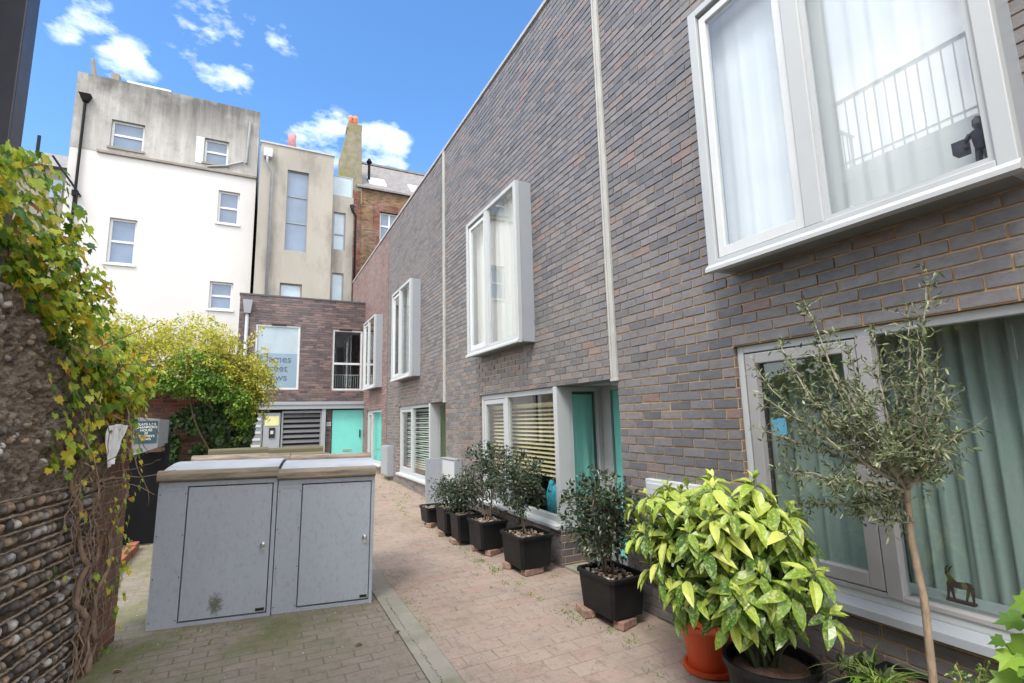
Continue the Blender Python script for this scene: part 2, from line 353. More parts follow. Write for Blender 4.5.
M['lf_ivy'] = leafmat('ivy_leaves', [(0, (.06, .14, .015)), (.22, (.16, .30, .03)), (.4, (.34, .50, .05)), (.65, (.54, .66, .08)), (.8, (.72, .66, .07)), (.95, (.76, .56, .05)), (.985, (.66, .34, .03)), (1, (.34, .13, .04))], .4, .45, .5)
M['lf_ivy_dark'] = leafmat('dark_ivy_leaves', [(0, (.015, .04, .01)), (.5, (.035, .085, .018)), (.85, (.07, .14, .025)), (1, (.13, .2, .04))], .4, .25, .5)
M['lf_yellow'] = leafmat('golden_leaves', [(0, (.20, .26, .03)), (.25, (.36, .40, .045)), (.55, (.52, .50, .06)), (.85, (.64, .58, .10)), (1, (.70, .60, .24))], .55, .5, .3)
M['lf_lime'] = leafmat('fresh_green_leaves', [(0, (.05, .12, .015)), (.5, (.13, .26, .03)), (1, (.27, .42, .05))], .5, .35, .4)
M['lf_dark'] = leafmat('dark_glossy_leaves', [(0, (.010, .022, .010)), (.5, (.022, .042, .017)), (.85, (.045, .072, .028)), (.95, (.09, .12, .05)), (1, (.20, .22, .11))], .30, .15, .5)
M['lf_olive'] = leafmat('olive_leaves', [(0, (.04, .062, .024)), (.4, (.09, .125, .045)), (.75, (.17, .22, .09)), (1, (.36, .41, .25))], .5, .2, .4)
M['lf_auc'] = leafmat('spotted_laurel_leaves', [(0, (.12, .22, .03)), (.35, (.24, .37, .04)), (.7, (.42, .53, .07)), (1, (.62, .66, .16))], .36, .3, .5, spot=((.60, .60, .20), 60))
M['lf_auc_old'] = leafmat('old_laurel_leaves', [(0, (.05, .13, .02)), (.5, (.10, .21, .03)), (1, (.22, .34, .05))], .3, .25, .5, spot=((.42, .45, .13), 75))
M['lf_grass'] = leafmat('grass_blades', [(0, (.10, .2, .03)), (.6, (.24, .36, .06)), (1, (.48, .52, .2))], .5, .35, .3)
M['lf_litter'] = leafmat('litter_bits', [(0, (.12, .09, .04)), (.5, (.35, .30, .2)), (1, (.65, .6, .5))], .7, 0, .2)

# ------------------------------------------------------------------ mesh helper
class MB:
    def __init__(s): s.v = []; s.f = []; s.mi = []; s.cur = 0
    def add(s, vs, fs):
        o = len(s.v); s.v += [tuple(map(float, p)) for p in vs]; s.f += [tuple(i+o for i in f) for f in fs]; s.mi += [s.cur]*len(fs); return s
    def box(s, x0, x1, y0, y1, z0, z1):
        return s.add([(x0, y0, z0), (x1, y0, z0), (x1, y1, z0), (x0, y1, z0), (x0, y0, z1), (x1, y0, z1), (x1, y1, z1), (x0, y1, z1)],
                     [(0, 3, 2, 1), (4, 5, 6, 7), (0, 1, 5, 4), (1, 2, 6, 5), (2, 3, 7, 6), (3, 0, 4, 7)])
    def hexa(s, b, t):
        return s.add(list(b)+list(t), [(0, 3, 2, 1), (4, 5, 6, 7), (0, 1, 5, 4), (1, 2, 6, 5), (2, 3, 7, 6), (3, 0, 4, 7)])
    def prism(s, poly, axis, a, b):
        """poly of 2D points extruded along an axis from a to b"""
        n = len(poly)
        def mk(p, h):
            return (h, p[0], p[1]) if axis == 'X' else (p[0], h, p[1]) if axis == 'Y' else (p[0], p[1], h)
        s.add([mk(p, a) for p in poly]+[mk(p, b) for p in poly], [tuple(range(n-1, -1, -1)), tuple(range(n, 2*n))]+[(i, (i+1) % n, n+(i+1) % n, n+i) for i in range(n)])
        return s
    def tube(s, pts, rad, n=6, cap=True):
        pts = [np.array(p, float) for p in pts]; k = len(pts)
        if not hasattr(rad, '__len__'): rad = [rad]*k
        up = None; rings = []
        for i in range(k):
            t = pts[min(i+1, k-1)]-pts[max(i-1, 0)]; L = np.linalg.norm(t); t = t/L if L > 1e-9 else np.array([0, 0, 1.])
            if up is None:
                a = np.array([0, 0, 1.]) if abs(t[2]) < .9 else np.array([1., 0, 0])
                up = np.cross(t, a)
            up = up-t*(up@t); up /= np.linalg.norm(up)+1e-12; w = np.cross(t, up)
            rings.append([pts[i]+rad[i]*(math.cos(2*math.pi*j/n)*up+math.sin(2*math.pi*j/n)*w) for j in range(n)])
        vs = [p for r in rings for p in r]; fs = []
        for i in range(k-1):
            for j in range(n): fs.append((i*n+j, i*n+(j+1) % n, (i+1)*n+(j+1) % n, (i+1)*n+j))
        if cap: fs += [tuple(range(n-1, -1, -1)), tuple(range((k-1)*n, k*n))]
        return s.add(vs, fs)
    def lathe(s, cx, cy, prof, n=28):
        vs = [(cx+r*math.cos(2*math.pi*j/n), cy+r*math.sin(2*math.pi*j/n), z) for r, z in prof for j in range(n)]; fs = []
        for i in range(len(prof)-1):
            for j in range(n): fs.append((i*n+j, i*n+(j+1) % n, (i+1)*n+(j+1) % n, (i+1)*n+j))
        fs += [tuple(range(n-1, -1, -1)), tuple(range((len(prof)-1)*n, len(prof)*n))]
        return s.add(vs, fs)
    def build(s, name, mats, parent=None, smooth=False, bevel=0, kind=None):
        if not isinstance(mats, (list, tuple)): mats = [mats]
        me = bpy.data.meshes.new(name)
        off = wloc(parent) if parent else Vector((0, 0, 0))
        loc = Vector((0, 0, 0))
        vs = np.array(s.v)
        if parent is None:      # own origin at its base
            lo, hi = vs.min(0), vs.max(0); loc = Vector(((lo[0]+hi[0])/2, (lo[1]+hi[1])/2, lo[2])); off = loc
        vs = vs-np.array(off)
        me.from_pydata([tuple(p) for p in vs], [], s.f)
        for m in mats: me.materials.append(m)
        if len(mats) > 1: me.polygons.foreach_set('material_index', s.mi)
        if smooth: me.polygons.foreach_set('use_smooth', [True]*len(s.f))
        me.update()
        o = bpy.data.objects.new(name, me); C.objects.link(o); o.location = loc
        if parent: o.parent = parent; o.location = (0, 0, 0)
        if bevel:
            b = o.modifiers.new('b', 'BEVEL'); b.width = bevel; b.segments = 2; b.limit_method = 'ANGLE'
        if kind: o['kind'] = kind
        return o
def wloc(o):
    v = Vector((0, 0, 0))
    while o: v += o.location; o = o.parent
    return v
def tag(o, label, cat, group=None):
    o['label'] = label; o['category'] = cat
    if group: o['group'] = group
    return o
def thing(name, loc, label, cat, group=None):
    e = bpy.data.objects.new(name, None); e.location = loc; e.empty_display_size = .2; C.objects.link(e); return tag(e, label, cat, group)
def copy_tree(o, parent=None):
    c = o.copy(); C.objects.link(c)
    if parent: c.parent = parent
    for ch in list(o.children): copy_tree(ch, c)
    return c
def text(s, size, name, m, parent, origin, xdir, ydir, align='CENTER', depth=.002):
    cu = bpy.data.curves.new(name, 'FONT'); cu.body = s; cu.size = size; cu.align_x = align; cu.align_y = 'CENTER'; cu.extrude = depth
    cu.space_line = .95
    t = bpy.data.objects.new('tmp', cu); C.objects.link(t)
    bpy.context.view_layer.update()
    me = bpy.data.meshes.new_from_object(t.evaluated_get(bpy.context.evaluated_depsgraph_get()))
    bpy.data.objects.remove(t)
    x = np.array(xdir, float); y = np.array(ydir, float); z = np.cross(x, y); off = np.array(wloc(parent))
    for v in me.vertices:
        p = np.array(origin)+x*v.co[0]+y*v.co[1]+z*v.co[2]-off; v.co = p
    me.materials.clear(); me.materials.append(m)
    o = bpy.data.objects.new(name, me); C.objects.link(o); o.parent = parent; return o

# ---- leaves
def tmpl_leaf(w=.38, fold=.12, curl=.12):
    # along +Y, length 1; folded along the midrib
    v = np.array([(0, 0, 0), (0, .35, -curl*.2), (0, .7, -curl*.6), (0, 1, -curl*1.3),
                  (-w*.42, .22, fold*.7), (-w*.5, .5, fold*.8-curl*.3), (-w*.3, .8, fold*.4-curl*.8),
                  (w*.42, .22, fold*.7), (w*.5, .5, fold*.8-curl*.3), (w*.3, .8, fold*.4-curl*.8)])
    f = [(0, 1, 4), (1, 5, 4), (1, 2, 5), (2, 6, 5), (2, 3, 6), (0, 7, 1), (1, 7, 8), (1, 8, 2), (2, 8, 9), (2, 9, 3)]
    return v, f
def tmpl_small(w=.45, fold=.1):
    v = np.array([(0, 0, 0), (-w*.5, .5, fold), (0, 1, 0), (w*.5, .5, fold)]); return v, [(0, 3, 2), (0, 2, 1)]
def tmpl_ivy():
    pts = [(0, 0), (-.32, -.1), (-.5, .22), (-.33, .36), (-.42, .62), (-.16, .6), (0, 1.0), (.16, .6), (.42, .62), (.33, .36), (.5, .22), (.32, -.1)]
    v = [(x, y, .10*abs(x)-.08*y*y) for x, y in pts]+[(0, .35, -.03)]
    return np.array(v), [(12, i, (i+1) % 12)[::-1] for i in range(12)]
def rots(dirs, ups):
    """frames: +Y -> dirs, +Z ~ ups"""
    y = dirs/np.linalg.norm(dirs, axis=1, keepdims=True)
    x = np.cross(y, ups); x /= np.linalg.norm(x, axis=1, keepdims=True)+1e-9
    z = np.cross(x, y); return x, y, z
def leaves(mb, P, D, U, S, tmpl):
    tv, tf = tmpl; P = np.asarray(P, float)
    x, y, z = rots(np.asarray(D, float), np.asarray(U, float)); S = np.asarray(S)[:, None, None]
    V = (x[:, None, :]*tv[None, :, 0:1]+y[:, None, :]*tv[None, :, 1:2]+z[:, None, :]*tv[None, :, 2:3])*S+P[:, None, :]
    o = len(mb.v); n = len(tv)
    mb.v += [tuple(p) for p in V.reshape(-1, 3)]
    for i in range(len(P)):
        b = o+i*n; mb.f += [tuple(b+j for j in f) for f in tf]
    mb.mi += [mb.cur]*(len(P)*len(tf))
def rnd(n, s=1.): return rng.normal(0, s, (n, 3))
def wander(p, d, n, step, jit, grav=0.):
    p = np.array(p, float); d = np.array(d, float); out = [p.copy()]
    for _ in range(n):
        d = d/np.linalg.norm(d)+rng.normal(0, jit, 3)+np.array([0, 0, grav]); d /= np.linalg.norm(d); p = p+d*step; out.append(p.copy())
    return out

# ---- walls
def wall_grid(mb, axis, plane, thick, a0, a1, z0, z1, holes, rev=None):
    """front at plane; body extends +thick; holes = (a0,a1,z0,z1)"""
    A = sorted(set([a0, a1]+[h for q in holes for h in q[:2] if a0 < h < a1])); Z = sorted(set([z0, z1]+[h for q in holes for h in q[2:] if z0 < h < z1]))
    def solid(i, j):
        if i < 0 or j < 0 or i >= len(A)-1 or j >= len(Z)-1: return False
        ca, cz = (A[i]+A[i+1])/2, (Z[j]+Z[j+1])/2
        return not any(h[0] < ca < h[1] and h[2] < cz < h[3] for h in holes)
    def pt(d, a, z): return (plane+d, a, z) if axis == 'Y' else (a, plane+d, z)
    flip = axis == 'X'
    def quad(ps, side=False):
        mb.cur = rev if (side and rev is not None) else 0
        mb.add(ps, [(0, 1, 2, 3) if not flip else (3, 2, 1, 0)])
    for i in range(len(A)-1):
        for j in range(len(Z)-1):
            if not solid(i, j): continue
            p, q, r, t = A[i], A[i+1], Z[j], Z[j+1]
            quad([pt(0, q, r), pt(0, p, r), pt(0, p, t), pt(0, q, t)])
            quad([pt(thick, p, r), pt(thick, q, r), pt(thick, q, t), pt(thick, p, t)])
            if not solid(i-1, j): quad([pt(0, p, r), pt(thick, p, r), pt(thick, p, t), pt(0, p, t)], True)
            if not solid(i+1, j): quad([pt(0, q, r), pt(0, q, t), pt(thick, q, t), pt(thick, q, r)], True)
            if not solid(i, j-1): quad([pt(0, p, r), pt(0, q, r), pt(thick, q, r), pt(thick, p, r)], True)
            if not solid(i, j+1): quad([pt(0, p, t), pt(thick, p, t), pt(thick, q, t), pt(0, q, t)], True)
def brickwork(mb, axis, plane, a0, a1, z0, z1, holes, proj=.010, zc=1.79+.4376, uc=2.857, jt=.0115):
    """real bricks in stretcher bond, standing proud of the mortar face, cut round the openings"""
    r0 = int(math.floor((z0-zc)/.075))-1; r1 = int(math.ceil((z1-zc)/.075))+1
    for row in range(r0, r1):
        zb, zt = zc+row*.075-.0375+jt/2, zc+row*.075+.0375-jt/2
        zb, zt = max(zb, z0+.001), min(zt, z1-.001)
        if zt-zb < .015: continue
        off = .1125 if row % 2 else 0
        k0 = int(math.floor((a0-uc-off)/.225))-1; k1 = int(math.ceil((a1-uc-off)/.225))+1
        for k in range(k0, k1):
            p, q = uc+off+k*.225+jt/2, uc+off+(k+1)*.225-jt/2
            p, q = max(p, a0+.001), min(q, a1-.001)
            if q-p < .02: continue
            rects = [(p, q, zb, zt)]
            for h in holes:
                nr = []
                for (b0, b1, c0, c1) in rects:
                    if b1 <= h[0] or b0 >= h[1] or c1 <= h[2] or c0 >= h[3]: nr.append((b0, b1, c0, c1)); continue
                    if b0 < h[0]: nr.append((b0, h[0]-.001, c0, c1))
                    if b1 > h[1]: nr.append((h[1]+.001, b1, c0, c1))
                    m0, m1 = max(b0, h[0]), min(b1, h[1])
                    if c0 < h[2]: nr.append((m0, m1, c0, h[2]-.001))
                    if c1 > h[3]: nr.append((m0, m1, h[3]+.001, c1))
                rects = nr
            for (b0, b1, c0, c1) in rects:
                if b1-b0 < .02 or c1-c0 < .012: continue
                d = proj+rng.normal(0, .0012); t1, t2 = rng.normal(0, .0008, 2); e = .0016; w1, w2 = rng.normal(0, .0012, 2)
                f = [(b0+e, c0+e+w1), (b1-e, c0+e+w2), (b1-e, c1-e+w2), (b0+e, c1-e+w1)]; g_ = [(b0, c0+w1), (b1, c0+w2), (b1, c1+w2), (b0, c1+w1)]
                dd = [d+t1+t2, d-t1+t2, d-t1-t2, d+t1-t2]
                def pt(dep, a, z): return (plane-dep, a, z) if axis == 'Y' else (a, plane-dep, z)
                vs = [pt(dd[i], *f[i]) for i in range(4)]+[pt(dd[i]-e, *g_[i]) for i in range(4)]+[pt(-.002, *g_[i]) for i in range(4)]
                fs = [(0, 1, 2, 3)]+[(i+4, (i+1) % 4+4, (i+1) % 4, i) for i in range(4)]+[(i+8, (i+1) % 4+8, (i+1) % 4+4, i+4) for i in range(4)]
                if axis == 'Y': fs = [x[::-1] for x in fs]
                mb.add(vs, fs)
def bxa(mb, axis, d0, d1, a0, a1, z0, z1):
    return mb.box(d0, d1, a0, a1, z0, z1) if axis == 'Y' else mb.box(a0, a1, d0, d1, z0, z1)
def frame(parent, axis, plane, a0, a1, z0, z1, cuts_a=(), cuts_z=(), fw=.055, depth=.06, mf='frame', mg='glass', name='window', bars=None, sash=()):
    """outer frame + mullions; a pane for each light; sash = indices (ia) of lights that carry an inner opening frame"""
    mb = MB(); d0, d1 = plane, plane+depth
    bxa(mb, axis, d0, d1, a0, a0+fw, z0, z1); bxa(mb, axis, d0, d1, a1-fw, a1, z0, z1)
    bxa(mb, axis, d0, d1, a0+fw, a1-fw, z0, z0+fw); bxa(mb, axis, d0, d1, a0+fw, a1-fw, z1-fw, z1)
    for c in cuts_a: bxa(mb, axis, d0-.002, d1-.002, c-fw*.6, c+fw*.6, z0+fw, z1-fw)
    for c in cuts_z: bxa(mb, axis, d0-.001, d1-.001, a0+fw, a1-fw, c-fw*.55, c+fw*.55)
    o = mb.build(name, M[mf], parent, bevel=.004)
    ea = [a0+fw]+[c for c in cuts_a]+[a1-fw]; ez = [z0+fw]+list(cuts_z)+[z1-fw]
    for i in range(len(ea)-1):
        for j in range(len(ez)-1):
            p = ea[i]+(fw*.6 if i else 0); q = ea[i+1]-(fw*.6 if i < len(ea)-2 else 0)
            r = ez[j]+(fw*.55 if j else 0); t = ez[j+1]-(fw*.55 if j < len(ez)-2 else 0)
            if i in sash:
                sb = MB(); w = fw*.95; g = .006; s0, s1 = d0+.008, d1-.004
                bxa(sb, axis, s0, s1, p+g, p+g+w, r+g, t-g); bxa(sb, axis, s0, s1, q-g-w, q-g, r+g, t-g)
                bxa(sb, axis, s0, s1, p+g+w, q-g-w, r+g, r+g+w); bxa(sb, axis, s0, s1, p+g+w, q-g-w, t-g-w, t-g)
                sb.build('sash', M[mf], o, bevel=.003)
                gb = MB(); bxa(gb, axis, d1-.012, d1-.008, p, q, r, t)
                # dark rebate seen round the sash
                for (k0, k1, l0, l1) in ((p, p+g, r, t), (q-g, q, r, t), (p, q, r, r+g), (p, q, t-g, t)): pass
                p, q, r, t = p+g+w, q-g-w, r+g+w, t-g-w
            pb = MB(); bxa(pb, axis, d0+depth*.55, d0+depth*.55+.006, p, q, r, t); pb.build('pane', M[mg], o)
    return o

def curtain(name, label, axis, plane, a0, a1, z0, z1, folds, amp, mat, cat='curtain', group=None, n=None, gather=0.):
    n = n or int(folds*10); mb = MB(); vs = []; fs = []
    nz = 7; ph = rng.uniform(0, 6, 3)
    for j in range(nz):
        z = z0+(z1-z0)*j/(nz-1)
        for i in range(n+1):
            t = i/n; a = a0+(a1-a0)*t+gather*math.sin(3.1*j/nz)*(t-.5)
            w = 2*math.pi*folds*t
            d = amp*(math.sin(w+ph[0]+.5*math.sin(2.3*t*folds+ph[1]))+.35*math.sin(w*1.9+ph[2]+j*.25)+.2*math.sin(w*.37+j*.4))
            vs.append((plane+d, a, z) if axis == 'Y' else (a, plane+d, z))
    for j in range(nz-1):
        for i in range(n): k = j*(n+1)+i; fs.append((k, k+1, k+n+2, k+n+1))
    mb.add(vs, fs); o = mb.build(name, M[mat], smooth=True); return tag(o, label, cat, group)

# ------------------------------------------------------------------ ground (the setting)
def sheet(name, x0, x1, y0, y1, dz, mat, nx=1, ny=1):
    mb = MB(); vs = []; fs = []
    for j in range(ny+1):
        for i in range(nx+1):
            x = x0+(x1-x0)*i/nx; y = y0+(y1-y0)*j/ny; vs.append((x, y, G(y)+dz))
    for j in range(ny):
        for i in range(nx): k = j*(nx+1)+i; fs.append((k, k+1, k+nx+2, k+nx+1))
    mb.add(vs, fs); return mb.build(name, M[mat], kind='structure')
sheet('ground', -300, 300, -300, 300, -.012, 'ground')
sheet('left_paving', -9, 1.095, -6, 16.9, -.004, 'pave_left')
sheet('lane_paving', 1.305, 3.6, -6, 17.4, 0, 'pave_lane')
mb = MB()
mb.hexa([(1.10, -6, G(-6)-.05), (1.30, -6, G(-6)-.05), (1.30, 17, G(17)-.05), (1.10, 17, G(17)-.05)], [(1.10, -6, G(-6)+.004), (1.30, -6, G(-6)+.004), (1.30, 17, G(17)+.004), (1.10, 17, G(17)+.004)])
mb.build('kerb_strip', M['kerb'], kind='structure')
mb = MB()
for k in range(70):
    y = 3.0+k*.03+rng.normal(0, .004); x = 1.165+rng.normal(0, .006)
    mb.cur = 0; zz = G(y)+.0075; r = rng.uniform(.003, .007)
    mb.add([(x-r, y-r*.7, zz), (x+r, y-r*.7, zz), (x+r, y+r*.7, zz), (x-r, y+r*.7, zz)], [(0, 1, 2, 3)])
mb.build('drain_slots', M['gap'], kind='structure')

# ------------------------------------------------------------------ terraced mews houses on the right
XW = 3.12; ROOF = 7.09
def bay(root, y0, y1, z0, z1, ym, cas='casing'):
    """projecting box window; ym = mullion"""
    xf, xb = 2.885, 3.13; t = .05
    mb = MB()
    mb.box(xf+.01, xb, y0, y0+t, z0, z1); mb.box(xf+.01, xb, y1-t, y1, z0, z1)
    mb.box(xf+.01, xb, y0+t, y1-t, z1-t, z1)
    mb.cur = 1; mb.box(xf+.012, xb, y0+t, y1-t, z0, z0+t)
    bw = mb.build('bay_window', [M[cas], M['casing_shade']], root, bevel=.004)
    fr = MB(); w = .07
    # face frame
    fr.box(xf-.01, xf+.05, y0-.004, y0+w, z0+.03, z1); fr.box(xf-.01, xf+.05, y1-w, y1+.004, z0+.03, z1)
    fr.box(xf-.01, xf+.05, y0+w, y1-w, z1-w*.8, z1); fr.box(xf-.01, xf+.05, y0+w, y1-w, z0+.03, z0+w)
    fr.box(xf-.008, xf+.055, ym-.055, ym+.055, z0+w, z1-w*.8)
    fr.build('face_frame', M['frame'], bw, bevel=.005)
    sl = MB(); sl.prism([(xf-.035, z0-.012), (xf+.03, z0-.012), (xf+.03, z0+.042), (xf-.012, z0+.038), (xf-.035, z0+.012)], 'Y', y0-.012, y1+.012)
    sl.build('sill', M['frame'], bw)
    # opening casement on the far side, slightly set back
    p, q, r, s_ = ym+.055, y1-w, z0+w, z1-w*.8
    c = MB(); k = .055; x0, x1 = xf+.012, xf+.058
    c.box(x0, x1, p+.01, p+.01+k, r+.01, s_-.03); c.box(x0, x1, q-.01-k, q-.01, r+.01, s_-.03)
    c.box(x0, x1, p+.01+k, q-.01-k, r+.01, r+.01+k*1.3); c.box(x0, x1, p+.01+k, q-.01-k, s_-.03-k, s_-.03)
    c.build('casement', M['frame_white'], bw, bevel=.004)
    g = MB(); g.box(x0+.02, x0+.026, p+.01+k, q-.01-k, r+.01+k*1.3, s_-.03-k); g.build('pane', M['glass_bay'], bw)
    g = MB(); g.box(x0+.01, x0+.016, y0+w, ym-.055, r, s_); g.build('pane', M['glass_bay'], bw)
    bd = MB()   # glazing bead of the fixed light
    b = .028
    bd.box(x0-.004, x0+.03, y0+w, y0+w+b, r, s_); bd.box(x0-.004, x0+.03, ym-.055-b, ym-.055, r, s_); bd.box(x0-.004, x0+.03, y0+w+b, ym-.055-b, r, r+b)
    bd.build('glazing_bead', M['frame'], bw)
    return bw

# unit: (y0,y1, window far edge, window near edge, recess?, soffit, sill, bay y0,y1)
def mews_house(label, y0, y1, wy0, wy1, wz0, wz1, rec, by0, by1, bz0, bz1, wallm, mull, mf='frame', sash=(0,)):
    root = thing('mews_house', (XW, (y0+y1)/2, G((y0+y1)/2)), label, 'house', 'brick mews houses along the right of the lane')
    holes = [(by0+.06, by1-.06, bz0+.06, bz1-.06)]
    holes.append((wy0, wy1, wz0, wz1))
    if rec: holes.append((rec[0], rec[1], -1, rec[2]))
    mb = MB(); wall_grid(mb, 'Y', XW, .30, y0+.004, y1-.004, G(y0)-.15, ROOF, holes, 2)
    mb.cur = 1; yn = max(y0, -.4)
    brickwork(mb, 'Y', XW, yn+.004, y1-.004, G(y0)-.02, ROOF, holes)
    mb.build('wall', [M['mo_red' if wallm == 'brick_red' else 'mo'], M['bk_red' if wallm == 'brick_red' else 'bk'], M[wallm]], root)
    rf = MB(); rf.box(XW+.30, XW+5.5, y0, y1, ROOF-.22, ROOF-.02); rf.build('roof', M['slate'], root)
    cp = MB(); cp.box(XW-.035, XW+.36, y0, y1, ROOF, ROOF+.05); cp.build('coping', M['coping'], root)
    iw = MB()   # shell of rooms: back, sides, floor between storeys
    iw.box(XW+2.6, XW+2.7, y0+.02, y1-.02, -.1, ROOF-.25)
    iw.box(XW+.31, XW+2.6, y0+.01, y0+.11, -.1, ROOF-.25); iw.box(XW+.31, XW+2.6, y1-.11, y1-.01, -.1, ROOF-.25)
    iw.box(XW+.31, XW+2.6, y0+.11, y1-.11, 2.35, 2.6); iw.box(XW+.31, XW+2.6, y0+.11, y1-.11, -.05, .2)
    iw.build('inner_wall', M['inner'], root)
    bay(root, by0, by1, bz0, bz1, mull)
    return root
SL = .55
houses = []
# house 1 (nearest)
h1 = mews_house('nearest brick mews house with large bay window over dark framed curtained window', -6, 3.87, .26, 2.52, .70, 2.265, None, .80, 2.47, 2.80, 4.87, 'brick', 1.69)
h2 = mews_house('brick mews house with cream venetian blind and open turquoise door recess', 3.87, 8.86, 5.0, 7.27, SL+.03, 2.14, (3.87, 5.0, 2.14), 5.45, 7.17, 2.73, 4.87, 'brick', 6.42)
h3 = mews_house('brick mews house behind the small shrubs and open meter cupboard', 8.86, 13.55, 9.80, 12.30, SL, 2.12, (8.87, 9.80, 2.12), 10.47, 12.15, 2.72, 4.87, 'brick', 11.4)
h4 = mews_house('reddish purple brick mews house at the far end touching the end house', 13.55, 19.5, 14.19, 16.3, SL+.02, 2.11, None, 14.2, 15.85, 2.72, 4.80, 'brick_red', 15.1)
# party-line gutters
def strip(root, y, z0, z1):
    mb = MB(); mb.box(XW-.035, XW+.0, y-.045, y-.025, z0, z1); mb.box(XW-.035, XW+.0, y+.025, y+.045, z0, z1); mb.box(XW-.022, XW+.0, y-.025, y+.025, z0, z1)
    mb.box(XW-.04, XW, y-.05, y+.05, z0-.015, z0+.01)
    mb.build('movement_joint_cover', M['gutter'], root, bevel=.003)
strip(h2, 3.89, 2.13, ROOF); strip(h3, 8.88, 2.11, ROOF)
mb = MB(); mb.box(XW-.012, XW, 13.535, 13.565, .35, ROOF); mb.build('movement_joint_cover', M['coping_dark'], h4)

# lower windows
def low_window(root, wy0, wy1, z0, z1, mull, mf, sash, xin=.03, mg='glass', cz=(), fw=.07):
    fr = frame(root, 'Y', XW+xin, wy0+.003, wy1-.003, z0+.003, z1-.003, (mull,), cz, fw, .07, mf, mg, sash=sash)
    s = MB(); s.prism([(XW-.07, z0-.045), (XW+.03, z0-.045), (XW+.03, z0+.012), (XW-.055, z0-.002), (XW-.07, z0-.01)], 'Y', wy0-.02, wy1+.02)
    s.build('sill', M['casing'] if mf == 'frame_grey' else M['frame'], fr, bevel=.003)
    return fr
w1 = frame(h1, 'Y', XW+.03, .263, 2.517, .712, 2.262, (1.65,), (), .05, .07, 'frame', 'glass')
sb = MB()
for (a, b, c, d) in ((1.695, 1.775, .79, 2.2), (2.37, 2.45, .79, 2.2), (1.775, 2.37, .79, .87), (1.775, 2.37, 2.125, 2.2)): sb.box(XW+.018, XW+.075, a, b, c, d)
sb.build('sash', M['frame_grey'], w1, bevel=.006)
sb = MB(); sb.box(XW+.016, XW+.1, 1.61, 1.69, .765, 2.21); sb.box(XW+.02, XW+.1, .31, 2.47, .757, .785); sb.build('mullion', M['frame_grey'], w1, bevel=.004)
s = MB(); s.prism([(XW-.09, .655), (XW+.03, .655), (XW+.03, .715), (XW-.085, .70)], 'Y', .2, 2.56); s.build('sill', M['casing'], w1, bevel=.003)
low_window(h2, 5.0, 7.27, SL+.03, 2.14, 6.40, 'frame', (1,))
low_window(h3, 9.80, 12.30, SL, 2.12, 11.25, 'frame', (1,))
low_window(h4, 14.19, 16.3, SL+.02, 2.11, 15.7, 'frame', (1,), mg='glass')
# door recesses of houses 2 and 3
def recess(root, y0, y1, top, xb, doorm, lit):
    g = G(y0)
    mb = MB(); mb.box(XW+.30, xb+.1, y0-.1, y0, g-.05, top+.2); mb.box(XW+.30, xb+.1, y0-.1, y1+.1, top, top+.2); mb.build('bounce_recess_wall', M['render_white'], root)  # unseen recess wall made white to bounce light onto the door
    # brick plinth under the side screen
    pb = MB(); pb.box(XW+.302, xb, y1, y1+.12, g-.1, .50); pb.build('side_plinth', M['brick'], root)
    fr = MB(); zb = .505
    fr.box(XW-.01, XW+.17, y1-.012, y1+.07, zb, top-.004)          # corner post
    fr.box(XW+.17, XW+.21, y1-.006, y1+.05, zb+.05, top-.06); fr.box(xb-.07, xb, y1-.006, y1+.05, zb+.05, top-.06)
    fr.box(XW+.17, xb, y1-.03, y1+.05, zb, zb+.05); fr.box(XW+.17, xb, y1-.006, y1+.05, top-.06, top-.004)
    sc = fr.build('side_screen', M['frame'], root, bevel=.003)
    p = MB(); p.box(XW+.21, xb-.07, y1+.01, y1+.016, zb+.05, top-.06); p.build('pane', M['glass_bay'], sc)
    ye = y1-.17
    d = MB(); d.box(xb+.03, xb+.07, y0+.06, ye-.012, g+.06, top-.06); dr = d.build('door', M[doorm], root)
    h = MB(); h.box(xb-.01, xb+.03, y0+.14, y0+.17, g+.9, g+1.15); h.build('handle', M['steel'], dr)
    f = MB(); f.box(xb, xb+.08, ye, y1-.006, g+.05, top-.004); f.box(xb, xb+.08, y0, y0+.06, g+.05, top-.004); f.box(xb+.002, xb+.08, y0+.06, ye, top-.055, top-.004); f.build('door_frame', M['frame'], root)
    st = MB(); st.box(XW+.02, xb+.08, y0, y1, g, g+.05); st.build('threshold', M['kerb'], root)
    return sc
recess(h2, 3.87, 5.0, 2.14, 3.76, 'teal', 0)
recess(h3, 8.87, 9.80, 2.12, 3.76, 'blind_green', 0)
lm = MB(); lm.lathe(3.45, 4.2, [(.11, 2.10), (.13, 2.105), (.13, 2.137)], 20); tag(lm.build('ceiling_lamp', M['plasticwhite']), 'round unlit lamp under the soffit of the turquoise door recess', 'lamp')

# curtains, blinds and ornaments behind the glass
curtain('curtain', 'teal grey curtain filling the left light of the nearest ground floor window', 'Y', XW+.30, 1.72, 2.50, .72, 2.26, 5, .028, 'curt_teal', group=None)
curtain('curtain', 'teal grey curtain behind the deer ornament and olive trunk', 'Y', XW+.33, 1.05, 1.72, .72, 2.26, 7, .03, 'curt_teal')
curtain('curtain', 'teal grey curtain at the right edge of the photo behind the large pane', 'Y', XW+.33, .30, .98, .72, 2.26, 6, .035, 'curt_teal')
curtain('curtain', 'white sheer curtain behind the opening light of the largest bay window', 'Y', XW-.06, 1.70, 2.42, 2.85, 4.84, 6, .003, 'curt_white')
curtain('curtain', 'white sheer curtain with soft folds beside the dark figurine', 'Y', XW-.05, .85, 1.74, 2.85, 4.84, 8, .004, 'curt_white')
curtain('curtain', 'cream net curtain in the middle bay window', 'Y', XW-.08, 5.52, 7.10, 2.80, 4.82, 9, .010, 'curt_cream')
